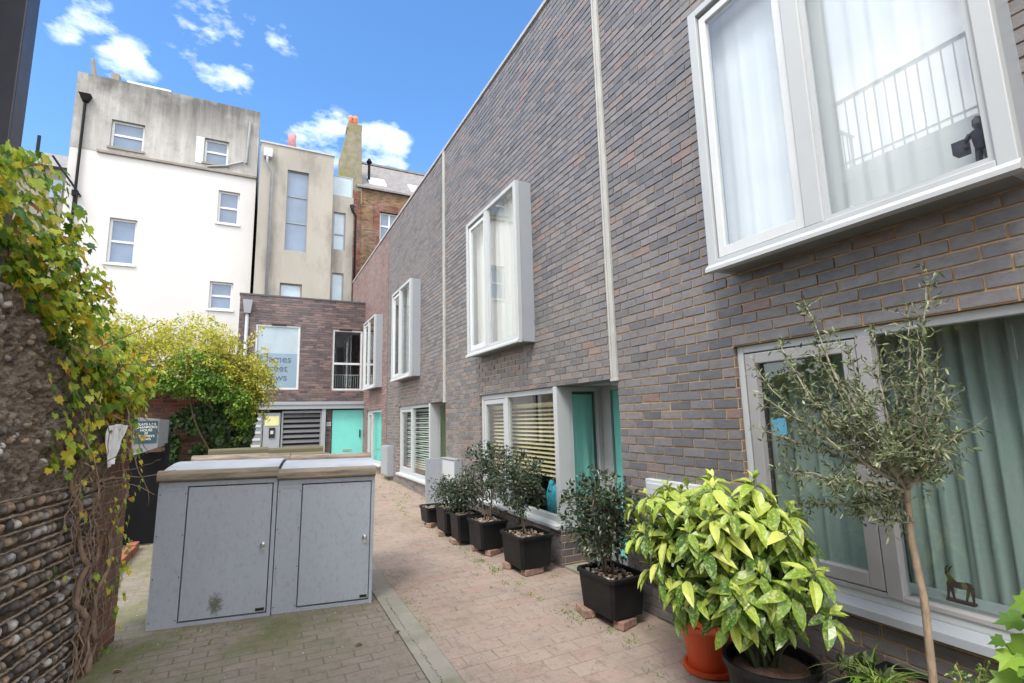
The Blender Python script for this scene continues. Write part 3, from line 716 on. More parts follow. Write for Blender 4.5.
curtain('curtain', 'pale grey net curtain in the third bay window from the camera', 'Y', XW-.08, 10.54, 12.08, 2.80, 4.82, 9, .010, 'curt_blue')
curtain('curtain', 'added pale yellow green curtain standing for light behind the narrow side glass past the cupboard', 'X', 10.0, 3.2, 3.72, .6, 2.05, 4, .015, 'curt_lime_light')  # curtain added so its colour stands for yellow-green light inside
curtain('curtain', 'pale turquoise curtain behind the side glass of the turquoise door recess', 'X', 5.14, 3.3, 3.72, .6, 2.05, 3, .015, 'curt_aqua_reflect')  # curtain added so its colour stands for the door mirrored in the glass
def slats(label, y0, y1, z0, z1, pitch, mat, x):
    mb = MB(); z = z0
    while z < z1:
        mb.hexa([(x-.012, y0, z-.011), (x+.012, y0, z+.011), (x+.012, y1, z+.011), (x-.012, y1, z-.011)], [(x-.012, y0, z-.009), (x+.012, y0, z+.013), (x+.012, y1, z+.013), (x-.012, y1, z-.009)]); z += pitch
    mb.box(x-.02, x+.02, y0, y1, z1, z1+.04)
    for a in (.2, .5, .8): mb.tube([(x, y0+(y1-y0)*a, z0), (x, y0+(y1-y0)*a, z1)], .002, 4)
    return tag(mb.build('venetian_blind', M[mat]), label, 'blind')
slats('cream venetian blind half lowered behind the window with a teal cloth', 5.08, 7.2, 1.06, 1.93, .054, 'blind', XW+.2)
slats('pale green venetian blind behind the window past the meter cupboard', 9.9, 12.2, .72, 1.98, .05, 'blind_green', XW+.2)
curtain('curtain', 'added turquoise curtain standing for a teal reflection in the ground floor window nearest the end door', 'Y', XW+.2, 14.25, 16.25, .6, 2.06, 8, .02, 'teal')  # curtain added; its paint colour stands for a teal reflection in this glass
mb = MB()   # teal cloth bundle on sill of house 2
for k in range(5):
    y = 5.12+k*.09; mb.tube([(XW+.17, y, .62), (XW+.16+.02*rng.random(), y+.01, .85), (XW+.18, y+.02*rng.normal(), 1.0+.03*rng.normal())], [.05, .055, .03], 8)
tag(mb.build('cloth_bundle', M['tealcloth'], smooth=True), 'bright teal cloth bundle standing inside the blinded window', 'cloth')
mb = MB(); mb.box(XW+.105, XW+.108, 2.24, 2.35, 1.63, 1.74); tag(mb.build('card', M['bluecard']), 'small sky blue card stuck inside the nearest ground floor window', 'card')
# deer ornament, cut from sheet metal, standing on the inner sill
mb = MB(); IS = .792
mb.box(XW+.12, XW+.30, .3, 2.5, .70, IS); tag(mb.build('window_board', M['casing']), 'inner sill board that carries the deer ornament', 'sill board')
def P2(pts, y, z, s): return [(y-p[0]*s, z+p[1]*s) for p in pts]
mb = MB(); x0, x1 = XW+.15, XW+.158; dy, dz, sc = 1.415, IS, .125
mb.prism(P2([(-.45, 0), (.5, 0), (.5, .1), (-.45, .1)], dy, dz, sc), 'X', x0-.012, x1+.012)
mb.prism(P2([(-.42, .62), (-.3, .58), (.1, .55), (.35, .6), (.47, .72), (.45, .82), (.3, .86), (-.05, .80), (-.2, .95), (-.28, 1.12), (-.42, 1.1), (-.38, 1.02), (-.34, .85)], dy, dz, sc), 'X', x0, x1)
for (a, b, c) in ((-.36, .62, -.42), (-.28, .58, -.2), (.3, .6, .2), (.42, .7, .44)):
    mb.prism(P2([(c-.025, .08), (c+.03, .08), (b*0+a+.09, b), (a-.03, b)], dy, dz, sc), 'X', x0+.0005, x1-.0005)
mb.prism(P2([(-.34, 1.08), (-.29, 1.1), (-.2, 1.3), (-.1, 1.42), (-.22, 1.36), (-.28, 1.24)], dy, dz, sc), 'X', x0+.001, x1-.001)
mb.prism(P2([(-.38, 1.08), (-.35, 1.1), (-.33, 1.28), (-.22, 1.45), (-.35, 1.36), (-.4, 1.22)], dy, dz, sc), 'X', x0+.002, x1-.002)
tag(mb.build('deer_figurine', M['rust']), 'small rusty metal deer on a plinth inside the nearest ground floor window', 'ornament')
mb = MB(); mb.tube([(XW+.16, 1.22, IS+.004), (XW+.17, 1.16, IS+.012), (XW+.16, 1.10, IS+.006)], [.006, .014, .005], 6); tag(mb.build('pebble', M['rust'], smooth=True), 'flat dark pebble lying on the sill right of the deer', 'pebble')
mb = MB(); mb.prism([(1.09, 1.02), (1.0, .90), (.93, .80), (.85, .76), (.86, .84), (.95, .93), (1.02, .99)], 'X', XW+.16, XW+.18)
mb.tube([(XW+.17, .87, .80), (XW+.17, .86, IS)], .012, 6); tag(mb.build('leaf_ornament', M['rust']), 'brown pointed leaf shaped ornament on the sill at the right edge', 'ornament')
# figurine in the largest bay
mb = MB(); fx, fy, fz = 2.955, .93, 2.86
for dy_ in (-.018, .02): mb.tube([(fx, fy+dy_*1.4, fz+.0), (fx, fy+dy_, fz+.05), (fx, fy+dy_*.6, fz+.12)], [.014, .012, .016], 7)
mb.tube([(fx, fy, fz+.11), (fx, fy, fz+.15), (fx, fy, fz+.20), (fx, fy, fz+.215)], [.024, .03, .036, .014], 9)
mb.tube([(fx, fy, fz+.21), (fx, fy, fz+.235), (fx, fy, fz+.26), (fx, fy, fz+.275)], [.012, .024, .022, .008], 9)
mb.tube([(fx, fy+.035, fz+.2), (fx-.01, fy+.06, fz+.16), (fx-.03, fy+.045, fz+.13)], [.013, .011, .01], 6)
mb.tube([(fx, fy-.035, fz+.2), (fx-.01, fy-.055, fz+.15), (fx-.02, fy-.03, fz+.12)], [.013, .011, .01], 6)
mb.box(fx-.03, fx+.03, fy+.05, fy+.1, fz+.12, fz+.18); mb.box(fx-.045, fx+.045, fy-.05, fy+.05, fz-.012, fz+.002)
tag(mb.build('figurine', M['figure'], smooth=False), 'small dark blue toy figure holding a box in the corner of the largest bay window', 'figurine')
mb = MB(); mb.box(2.93, 3.1, .83, 2.4, 2.835, 2.848); tag(mb.build('window_board', M['frame_white']), 'white inner board of the largest bay window under the figurine', 'sill board')

# ------------------------------------------------------------------ meter boxes
def meter(label, y0, y1, z0, z1, d, mat):
    r = thing('meter_box', (XW, (y0+y1)/2, z0), label, 'meter box')
    m = MB(); m.box(XW-d, XW-.001, y0, y1, z0, z1); m.build('body', M[mat], r, bevel=.006)
    m = MB(); m.box(XW-d-.014, XW-d-.001, y0+.03, y1-.03, z0+.03, z1-.03); dd = m.build('door', M[mat], r, bevel=.005)
    m = MB(); m.lathe(0, 0, [(.012, 0), (.012, .006)], 10)
    m.v = [(XW-d-.014-z, (y0+.07)+x, (z0+z1)/2+y) for x, y, z in m.v]; m.build('lock', M['steel'], dd)
    return r
meter('white meter box on the wall behind the yellow spotted laurel', 2.92, 3.5, .42, 1.235, .06, 'plasticwhite')
meter('grey meter box low on the wall by the end door', 12.75, 13.45, .42, 1.16, .16, 'casing')
r = thing('meter_cupboard', (2.95, 8.75, G(8.75)), 'grey meter cupboard with open door and white lining behind the row of planters', 'cupboard')
m = MB(); m.box(2.98, 3.11, 8.05, 8.08, .24, 1.10); m.box(2.98, 3.11, 8.72, 8.75, .24, 1.10); m.box(3.09, 3.11, 8.08, 8.72, .24, 1.10); m.box(2.98, 3.11, 8.05, 8.75, 1.10, 1.12); m.build('body', M['casing'], r, bevel=.004)
m = MB(); m.box(2.995, 3.01, 8.09, 8.71, .26, 1.09); m.build('inner_panel', M['plasticwhite'], r)
m = MB(); m.box(2.70, 2.99, 8.755, 8.775, .25, 1.10); dd = m.build('door', M['casing'], r, bevel=.004)
m = MB(); m.box(2.73, 2.745, 8.745, 8.757, .70, .76); m.build('lock', M['steel'], dd)

# ------------------------------------------------------------------ end house
YF = 16.9
r = thing('end_house', (1.3, YF, G(YF)), 'dark brick end house closing the lane with a turquoise door and lettered window', 'house')
mb = MB(); wall_grid(mb, 'X', YF, .28, -.6, 3.11, 2.43, 5.69, [(-.14, 1.13, 2.80, 4.81), (2.1, 3.05, 2.78, 4.77)], 2); mb.cur = 1; brickwork(mb, 'X', YF, -.6, 3.11, 2.43, 5.69, [(-.14, 1.13, 2.80, 4.81), (2.1, 3.05, 2.78, 4.77)], zc=5.69-.0375); mb.build('wall', [M['mo_end'], M['bk_end'], M['brick_end']], r)
mb = MB(); mb.box(-.6, -.32, YF+.28, 20.5, .2, 5.69); mb.build('side_wall', M['brick_end'], r)
mb = MB(); mb.box(1.97, 2.14, YF+.02, YF+.3, .35, 2.19); mb.box(3.0+.13, 3.2, YF+.02, YF+.3, .35, 2.19); mb.box(-.6, 2.14, YF+.75, YF+.85, .3, 2.2); mb.build('lower_wall', M['brick_end'], r)
mb = MB(); mb.box(-.62, 3.11, YF-.03, YF+.3, 5.69, 5.74); mb.build('coping', M['coping_dark'], r)
mb = MB(); mb.box(-.3, 3.1, YF+.28, 20.5, 5.4, 5.55); mb.build('roof', M['slate'], r)
mb = MB(); mb.box(-.32, 3.1, YF+2.5, YF+2.6, .3, 5.6); mb.box(-.3, 3.1, YF+.28, YF+2.5, 2.2, 2.45); mb.build('inner_wall', M['inner'], r)
mb = MB(); mb.box(-.62, 3.11, YF-.14, YF+.2, 2.20, 2.33); mb.box(-.62, 3.11, YF-.17, YF+.2, 2.33, 2.425); mb.build('canopy', M['casing'], r, bevel=.004)
f1 = frame(r, 'X', YF+.02, -.137, 1.127, 2.803, 4.807, (), (), .06, .06, 'frame_white', 'glass_pale')
m = MB(); m.box(.3, .72, YF-.015, YF+.02, 4.79, 4.84); m.build('vent', M['gap'], f1)
m = MB(); m.box(-.07, 1.07, YF+.035, YF+.047, 2.87, 3.92); m.build('frosted_film', plain('frosted_blue_film', (.20, .29, .37), .35, .05, 3), f1)
for tx, zz, xr in (('St James', 3.74, .90), ('Street', 3.46, .80), ('Mews', 3.18, .80)): text(tx, .31, 'lettering', M['dkgrey'], f1, (xr, YF+.03, zz), (1, 0, 0), (0, 0, 1), 'RIGHT')
f2 = frame(r, 'X', YF+.02, 2.103, 3.047, 2.783, 4.767, (), (3.65,), .06, .06, 'frame_white', 'glass')
m = MB(); m.box(2.3, 2.7, YF-.015, YF+.02, 4.74, 4.79); m.build('vent', M['gap'], f2)
m = MB()
for k in range(12): m.box(2.19+k*.07, 2.2+k*.07, YF+.3, YF+.31, 2.9, 3.3)
m.box(2.16, 3.0, YF+.3, YF+.31, 3.3, 3.32); m.build('guard_rail', M['frame_white'], r)
m = MB(); m.box(2.165, 3.125, YF+.03, YF+.08, .48, 2.16); d = m.build('door', M['teal'], r, bevel=.004)
m = MB(); m.box(3.0, 3.03, YF-.01, YF+.03, 1.28, 1.52); m.build('handle', M['gap'], d)
m = MB(); m.box(2.5, 2.76, YF+.015, YF+.03, .86, .92); m.build('letterbox', M['steel'], d)
m = MB(); m.box(1.84, 1.95, YF-.1, YF+.02, .35, 2.198); m.build('post', M['casing'], r, bevel=.004)
m = MB(); m.box(1.99, 2.12, YF+.005, YF+.02, 1.66, 1.79); m2 = m.build('number_plate', M['plasticwhite'], r)
text('22', .09, 'lettering', M['dkgrey'], m2, (2.055, YF+.003, 1.725), (1, 0, 0), (0, 0, 1))
# louvred gate, letter boxes, intercom
g = thing('louvred_gate', (1.25, YF, G(YF)), 'grey louvred metal gate under the canopy left of the turquoise door', 'gate')
m = MB(); 
for k in range(10): z = .55+k*.155; m.hexa([(.74, YF+.0, z), (1.8, YF+.0, z), (1.8, YF+.05, z+.09), (.74, YF+.05, z+.09)], [(.74, YF-.012, z+.012), (1.8, YF-.012, z+.012), (1.8, YF+.038, z+.102), (.74, YF+.038, z+.102)])
m.build('louvre', M['grille'], g)
m = MB(); m.box(.69, .74, YF-.02, YF+.06, .42, 2.15); m.box(1.8, 1.84, YF-.02, YF+.06, .42, 2.15); m.box(.74, 1.8, YF-.02, YF+.06, .42, .5); m.box(.74, 1.8, YF-.02, YF+.06, 2.08, 2.15); m.build('gate_frame', M['panelgrey'], g)
m = MB(); m.box(.74, 1.8, YF+.07, YF+.08, .5, 2.08); m.build('backing', M['gap'], g)
g = thing('letterbox_bank', (.0, YF, 1.2), 'grey bank of letterboxes with five pale slots by the intercom', 'letterboxes')
m = MB(); m.box(-.5, .18, YF-.06, YF+.1, 1.02, 2.1); m.build('housing', M['panelgrey'], g, bevel=.004)
for k in range(5):
    m = MB(); m.box(-.2, .14, YF-.075, YF-.06, 1.10+k*.195, 1.17+k*.195); m.build('flap', M['plasticwhite'], g)
g = thing('intercom_panel', (.4, YF, 1.0), 'grey door entry panel with a yellow notice beside the letterboxes', 'intercom')
m = MB(); m.box(.2, .66, YF-.04, YF+.1, .45, 2.1); m.build('panel', M['casing'], g, bevel=.004)
m = MB(); m.box(.24, .62, YF-.052, YF-.04, 1.72, 2.0); m.build('notice', M['yellowpaper'], g)
m = MB(); m.box(.36, .52, YF-.07, YF-.04, 1.36, 1.66); k = m.build('keypad', M['gap'], g)
m = MB(); m.box(.40, .48, YF-.078, YF-.07, 1.47, 1.57); m.build('screen', M['plasticwhite'], k)
# downpipe with hopper
g = thing('downpipe', (-.4, YF-.1, G(YF)), 'pale grey rainwater pipe with box hopper on the end house above the yellow shrub', 'downpipe')
m = MB(); m.hexa([(-.47, YF-.16, 5.1), (-.3, YF-.16, 5.1), (-.3, YF-.01, 5.1), (-.47, YF-.01, 5.1)], [(-.52, YF-.22, 5.5), (-.25, YF-.22, 5.5), (-.25, YF-.01, 5.5), (-.52, YF-.01, 5.5)]); m.build('hopper', M['casing'], g, bevel=.004)
m = MB(); m.tube([(-.385, YF-.08, .5), (-.385, YF-.08, 5.12)], .05, 12); m.build('pipe', M['casing'], g, smooth=True)

# ------------------------------------------------------------------ background buildings
YB = 22.0
r = thing('white_building', (-3.4, YB, .4), 'tall white rendered building with stained grey top storey', 'building')
wins = [(-5.32, -4.30, 10.30+1.79, 11.39+1.79), (-2.34, -1.50, 10.34+1.79, 11.38+1.79), (-5.09, -4.27, 5.86+1.79, 7.57+1.79), (-1.75, -1.0, 7.92+1.79, 9.27+1.79), (-1.84, -1.05, 4.42+1.79, 5.51+1.79), (-5.1, -4.3, 1.9+1.79, 3.5+1.79)]
mb = MB(); wall_grid(mb, 'X', YB, .3, -6.43, -.45, .2, 11.82, [w for w in wins if w[3] < 11.8]); mb.build('wall', M['render_white'], r)
mb = MB(); wall_grid(mb, 'X', YB-.01, .31, -6.44, -.44, 11.82, 14.79, [w for w in wins if w[3] > 11.8]); mb.box(-6.43, -6.13, YB+.31, YB+9, .2, 14.79); mb.box(-.75, -.45, YB+.31, YB+9, .2, 14.79); mb.build('upper_wall', M['stained'], r)
mb = MB(); mb.box(-6.1, -.76, YB+.31, YB+9, 14.2, 14.4); mb.build('roof', M['slate'], r)
mb = MB(); mb.box(-5.0, -3.6, YB+.05, YB+.2, 14.79, 14.9); mb.build('roof_trim', M['frame_white'], r)
mb = MB(); mb.box(-5.66, -.44, YB-.09, YB-.0, 11.77, 11.87); mb.build('ledge', M['ledge'], r, bevel=.01)
for i, (a, b, c, d) in enumerate(wins):
    f = frame(r, 'X', YB+.12, a, b, c, d, (), (c+(d-c)*.5,), .075, .07, 'frame_white', 'glass_blue')
    m = MB(); m.box(a-.06, b+.06, YB-.06, YB+.12, c-.08, c); m.build('sill', M['ledge' if c > 11 else 'frame_white'], f)
m = MB(); m.box(-2.62, -2.36, YB-.03, YB-.011, 12.05, 13.15); m.build('patch', M['frame_white'], r)
g = thing('drainpipe', (-6.1, YB-.1, .4), 'black drainpipe with hopper down the left edge of the white building', 'drainpipe')
m = MB(); m.tube([(-6.12, YB-.09, .5), (-6.12, YB-.09, 13.7)], .045, 10); m.box(-6.2, -6.04, YB-.16, YB, 9.95, 10.15); m.build('pipe', M['blackpaint'], g, smooth=False)
m = MB(); m.hexa([(-6.2, YB-.2, 13.6), (-6.04, YB-.2, 13.6), (-6.04, YB-.02, 13.6), (-6.2, YB-.02, 13.6)], [(-6.3, YB-.28, 13.85), (-5.94, YB-.28, 13.85), (-5.94, YB-.02, 13.85), (-6.3, YB-.02, 13.85)]); m.build('hopper', M['blackpaint'], g)
g = thing('waste_pipe', (-.9, YB-.1, 12), 'thin grey waste pipe with a sloping run near the top right of the white building', 'waste pipe')
m = MB(); m.tube([(-.78, YB-.07, 14.2), (-.85, YB-.07, 12.35)], .05, 8); m.build('upright', M['signgrey'], g); m = MB(); m.tube([(-.95, YB-.07, 12.4), (-1.55, YB-.07, 12.1), (-2.2, YB-.07, 11.93)], .04, 8); m.build('sloping_run', M['signgrey'], g)
m = MB(); m.tube([(-6.75, YB-.35, 11.2), (-5.98, YB-.35, 10.02)], .04, 6); m.tube([(-6.3, YB-.35, 10.51), (-6.3, YB, 10.51)], .03, 6); m.tube([(-5.98, YB-.35, 10.02), (-5.98, YB, 10.0)], .03, 6); m.tube([(-5.98, YB-.35, 10.02), (-5.98, YB-.35, 9.3)], .025, 6)
tag(m.build('bracket_pole', M['blackpaint']), 'thin dark pole bracket sloping across the left drainpipe', 'bracket')
m = MB(); m.tube([(-6.0, YB+.3, 14.7), (-6.15, YB+.3, 15.6)], [.09, .06], 7); m.box(-5.5, -5.25, YB+.05, YB+.35, 14.79, 15.08)
tag(m.build('roof_stub', M['ledge']), 'small leaning stub and block on the left end of the white building parapet', 'roof stub')

YC = 21.5
r = thing('grey_building', (1.2, YC, .4), 'beige grey rendered building with a tall narrow stair window', 'building')
cw = [(.70, 1.52, 8.74, 12.22), (.60, 1.42, 6.0, 7.36)]
mb = MB(); wall_grid(mb, 'X', YC, .3, -.33, 2.50, .2, 13.2, cw); mb.box(-.33, -.03, YC+.3, YC+8, .2, 13.2); mb.build('wall', M['concrete'], r)
mb = MB(); mb.box(-.03, 2.5, YC+.3, YC+8, 12.9, 13.0); mb.build('roof', M['slate'], r)
mb = MB(); mb.box(-.36, 2.53, YC-.04, YC+.34, 13.2, 13.27); mb.build('coping', M['coping'], r)
cw2 = [(2.60, 3.10, 9.13, 10.84), (2.60, 3.08, 6.5, 8.1)]
mb = MB(); wall_grid(mb, 'X', YC+.35, .3, 2.502, 3.42, .2, 11.6, cw2); mb.build('link_wall', M['concrete'], r)
frame(r, 'X', YC+.1, .70, 1.52, 8.74, 12.22, (), (9.95, 11.1), .04, .06, 'panelgrey', 'glass_blue')
frame(r, 'X', YC+.1, .60, 1.42, 6.0, 7.36, (), (), .05, .06, 'ledge', 'glass_pale')
frame(r, 'X', YC+.42, 2.60, 3.10, 9.13, 10.84, (), (9.85,), .05, .06, 'panelgrey', 'glass_pale')
frame(r, 'X', YC+.42, 2.60, 3.08, 6.5, 8.1, (), (), .05, .06, 'panelgrey', 'glass_pale')
m = MB(); m.box(2.52, 3.35, YC+.38, YC+.4, 11.62, 12.5); b = m.build('balcony_screen', M['glass_pale'], r)
m = MB(); m.box(2.52, 3.37, YC+.36, YC+.42, 12.5, 12.54); m.box(3.33, 3.37, YC+.36, YC+.42, 11.6, 12.5); m.box(2.52, 2.56, YC+.36, YC+.42, 11.6, 12.9); m.build('balcony_rail', M['casing'], r)
m = MB(); m.box(2.5, 3.4, YC+2.3, YC+2.5, 11.6, 13.0); m.build('penthouse_wall', M['panelgrey'], r)
g = thing('downpipe', (-.1, YC-.1, 6), 'grey downpipe with pale hopper at the left of the beige building', 'downpipe')
m = MB(); m.tube([(-.08, YC-.25, 12.6), (-.08, YC-.25, 12.2), (.12, YC-.1, 11.9), (.12, YC-.1, 5)], .055, 10); m.build('pipe', M['signgrey'], g, smooth=True)
m = MB(); m.box(-.22, .1, YC-.3, YC-.02, 12.5, 12.85); m.build('hopper', M['plasticwhite'], g, bevel=.01)
m = MB(); m.tube([(3.33, YC+.2, 11.2), (3.38, YC+.2, 10.9), (3.5, YC+.2, 10.75), (3.5, YC+.2, 5)], [.1, .06, .05, .05], 9); tag(m.build('black_pipe', M['blackpaint'], smooth=True), 'black pipe beside the slim windows next to the stock brick house', 'pipe')
m = MB(); m.lathe(.85, YC+1.2, [(.17, 12.9), (.16, 13.7), (.22, 13.75), (.15, 14.2), (.18, 14.45)], 12); tag(m.build('chimney_pot', M['pink'], smooth=True), 'single dull pink chimney pot on the beige building roof', 'chimney pot')

YR = 26.0
r = thing('stock_brick_house', (6, YR, .4), 'old brown brick house with slate roof and mossy chimney', 'house')
mb = MB(); wall_grid(mb, 'X', YR, .3, 3.9, 11.5, .3, 14.2, [(5.45, 6.5, 9.9, 12.95)]); mb.build('wall', M['brick_yellow'], r)
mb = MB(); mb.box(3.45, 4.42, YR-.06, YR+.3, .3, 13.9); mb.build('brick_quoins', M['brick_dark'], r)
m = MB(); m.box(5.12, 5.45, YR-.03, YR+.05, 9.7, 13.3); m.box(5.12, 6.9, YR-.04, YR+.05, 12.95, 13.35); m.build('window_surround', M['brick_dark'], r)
frame(r, 'X', YR+.12, 5.45, 6.5, 9.9, 12.95, (5.98,), (11.4, 12.2), .08, .07, 'frame_white', 'glass_blue')
m = MB(); m.add([(4.2, YR-.15, 14.2), (11.6, YR-.15, 14.2), (11.6, YR+3.0, 17.1), (4.2, YR+3.0, 17.1), (4.2, YR-.15, 14.1), (11.6, YR-.15, 14.1), (11.6, YR+3.0, 17.0), (4.2, YR+3.0, 17.0)], [(0, 1, 2, 3), (7, 6, 5, 4), (0, 4, 5, 1), (1, 5, 6, 2), (2, 6, 7, 3), (3, 7, 4, 0)])
rf = m.build('roof', M['slate'], r)
m = MB(); m.box(4.2, 11.6, YR+2.9, YR+3.1, 17.08, 17.2); m.build('ridge', M['slate'], rf)
for (a, b) in ((4.9, 5.85), (7.2, 8.1)):
    m = MB(); k = .92; y0, y1 = .25, .95
    zz = lambda y: 14.2+.15*k+y*k
    m.hexa([(a, YR+y0, zz(y0)), (b, YR+y0, zz(y0)), (b, YR+y1, zz(y1)), (a, YR+y1, zz(y1))], [(a, YR+y0, zz(y0)+.1), (b, YR+y0, zz(y0)+.1), (b, YR+y1, zz(y1)+.1), (a, YR+y1, zz(y1)+.1)])
    m.build('rooflight', M['frame_white'], rf)
m = MB(); m.prism([(3.25, 13.2), (4.5, 13.2), (4.4, 17.4), (4.43, 17.4), (4.43, 17.7), (3.66, 17.7), (3.66, 17.4), (3.7, 17.4), (3.35, 15.8)], 'Y', YR-.05, YR+.75); ch = m.build('chimney', M['cement_chimney'], r, bevel=.03)
for x, w_ in ((3.86, .11), (4.1, .14)):
    m = MB(); m.lathe(x, YR+.3, [(w_, 17.7), (w_*.9, 18.1), (w_*1.1, 18.15), (w_*.95, 18.3 if x < 4.2 else 18.5)], 12); m.build('chimney_pot', M['terracotta'], ch, smooth=True)
m = MB(); m.tube([(4.95, YR+.6, 14.7), (4.95, YR+.6, 16.0)], .07, 8); m.lathe(4.95, YR+.6, [(.1, 15.9), (.16, 16.0), (.05, 16.2)], 10); tag(m.build('flue', M['blackpaint']), 'thin black flue rising beside the mossy chimney', 'flue')

# distant roofs at the far left
r = thing('distant_terrace', (-11.5, 30, 5), 'distant grey terrace roof seen between column and white building', 'building')
m = MB(); m.box(-22, -8.3, 30, 34, .4, 14.2); m.build('wall', M['ledge'], r)
m = MB(); m.prism([(30-.3, 14.2), (34, 14.2), (32, 15.8)], 'X', -22, -8.2); m.build('roof', M['slate'], r)
m = MB(); m.box(-10.6, -10.48, 31.8, 31.9, 15.4, 16.6); m.build('flue', M['blackpaint'], r)
for x in (-11.1, -9.3):
    m = MB(); m.box(x, x+.45, 29.93, 29.99, 12.7, 13.6); m.build('window', M['glass_dull'], r)

# opposite neighbour with balcony (behind the old wall; seen in the bay window glass)
r = thing('balcony_house', (-5, 0, 0), 'white house with a steel balcony across the lane behind the old wall', 'house')
m = MB(); m.box(-8, -2.6, -5, 2.2, -.1, 5.0); m.build('wall', M['render_white'], r)
m = MB(); m.box(-2.6, -1.42, -3, 4.2, 4.95, 5.12); m.build('balcony_deck', M['plasticwhite'], r)
m = MB()
for k in range(58): m.box(-1.455, -1.437, -3+k*.125, -3+k*.125+.014, 5.12, 6.12)
m.box(-1.47, -1.42, -3, 4.2, 6.12, 6.16); m.box(-1.46, -1.43, -3, 4.2, 5.2, 5.22)
for k in range(9): m.box(-2.55+k*.125, -2.536+k*.125, 4.15, 4.165, 5.12, 6.12)
m.box(-2.6, -1.42, 4.14, 4.18, 6.12, 6.16); m.build('balcony_rail', M['column'], r)
g = thing('steel_column', (-1.5, 3.8, 0), 'dark painted square steel column rising behind the ivy at the top left', 'column')
m = MB(); m.box(-1.55, -1.39, 3.8, 3.97, 0, 9.0); m.build('shaft', M['column'], g, bevel=.008)

# ------------------------------------------------------------------ clouds & sky, sun, camera are set at the end
# ------------------------------------------------------------------ old flint wall on the left
P0 = np.array([-.95, 5.26, 0.]); dl = np.array([math.sin(R_(10)), math.cos(R_(10)), 0.]); nl = np.array([dl[1], -dl[0], 0.]); ez = np.array([0, 0, 1.])
def L(s, off, z): return P0+dl*s+nl*off+ez*z
def lbox(mb, s0, s1, o0, o1, z0, z1):
    return mb.hexa([L(s0, o1, z0), L(s1, o1, z0), L(s1, o0, z0), L(s0, o0, z0)], [L(s0, o1, z1), L(s1, o1, z1), L(s1, o0, z1), L(s0, o0, z1)])
fw = thing('flint_wall', tuple(L(-1, -.15, .1)), 'old wall of cobble courses and rubble with a red brick end on the left', 'wall')
mb = MB(); lbox(mb, -4.6, -.42, -.36, -.02, -.05, 2.3); mb.build('mortar_bed', M['mortar_bed'], fw)
mb = MB(); lbox(mb, -.43, 0, -.38, .03, -.05, 2.2); lbox(mb, -.36, .02, -.4, .05, 2.2, 2.28); mb.build('brick_pier', M['brick_pier'], fw, bevel=.006)
# cobbles
def icos():
    import bmesh
    bm = bmesh.new(); bmesh.ops.create_icosphere(bm, subdivisions=2, radius=1.0)
    v = np.array([tuple(x.co) for x in bm.verts]); f = [tuple(q.index for q in p.verts) for p in bm.faces]; bm.free(); return v, f
iv, jf = icos()
mb = MB(); pitch = .0925; z = .02; row = 0
def stone(mb, c, rs, ro, rz):
    k = rng.uniform(0, 50)
    q = iv*np.array([rs, ro, rz])
    nz = np.array([mn.noise(Vector(tuple(v*1.3+k))) for v in iv])[:, None]
    q = q*(1+.28*nz)
    a = rng.normal(0, .2); ca, sa = math.cos(a), math.sin(a)
    q = np.stack([q[:, 0]*ca-q[:, 2]*sa, q[:, 1], q[:, 0]*sa+q[:, 2]*ca], 1)
    mb.add(np.array(c)+q[:, 0:1]*dl+q[:, 1:2]*nl+q[:, 2:3]*ez, jf)
while z < 1.36:
    s = -2.5+rng.uniform(0, .05)
    while s < -.46:
        w = rng.uniform(.04, .07)
        stone(mb, L(s+w/2, .0+rng.normal(0, .006), z+pitch*.5+rng.normal(0, .005)), w*.47, .04, pitch*rng.uniform(.28, .40)); s += w+rng.uniform(.002, .018)
    z += pitch; row += 1
mb.build('cobbles', M['flint'], fw, smooth=True)
mb = MB(); z = .02
while z < 1.45:
    s = -2.6
    for _ in range(5):
        pts = []; ln = rng.uniform(.3, .6)
        n = 12
        for i in range(n): pts.append(L(s+ln*i/(n-1), .030+rng.normal(0, .003), z+rng.normal(0, .0015)))
        mb.tube(pts, [max(.005, .0085+rng.normal(0, .0015)) for _ in pts], 5); s += ln-.02
        if s > -.5: break
    z += pitch
mb.build('mortar_ridges', M['mortar_ridge'], fw)
mb = MB(); vs = []; fs = []; ns, nz = 260, 110; s0, s1, za, zb = -2.7, -.42, 1.38, 2.5
for j in range(nz+1):
    for i in range(ns+1):
        s = s0+(s1-s0)*i/ns; z = za+(zb-za)*j/nz
        ztop = 2.30+max(0, (-s-1.0))*.33+.05*math.sin(s*7); 
        z = za+(ztop-za)*j/nz
        p = Vector((s*4, z*4, 3)); d = .045*mn.fractal(p*1.3, .8, 2.1, 5)+.04*abs(mn.noise(p*2.7))+.022*mn.noise(p*8)+.012*mn.noise(p*17)
        if j == nz: d -= .03
        vs.append(L(s, .0+d, z))
for j in range(nz):
    for i in range(ns): k = j*(ns+1)+i; fs.append((k, k+1, k+ns+2, k+ns+1))
o = len(vs)
for i in range(ns+1): vs.append(L(s0+(s1-s0)*i/ns, -.36, 2.28+max(0, -(s0+(s1-s0)*i/ns)-1)*.33))
for i in range(ns): fs.append((nz*(ns+1)+i, nz*(ns+1)+i+1, o+i+1, o+i))
mb.add(vs, fs); mb.build('rubble_top', M['rubble'], fw, smooth=False)
mb = MB()
for k in range(330):
    s = rng.uniform(-2.3, -.46); z = rng.uniform(1.42, 2.36+max(0, -s-1)*.3); a = rng.uniform(.012, .04)
    p = Vector((s*4, z*4, 3)); d = .045*mn.fractal(p*1.3, .8, 2.1, 5)+.04*abs(mn.noise(p*2.7))
    stone(mb, L(s, d-.004, z), a, a*.8, a*rng.uniform(.5, .9))
mb.build('rubble_stones', M['flint'], fw, smooth=False)
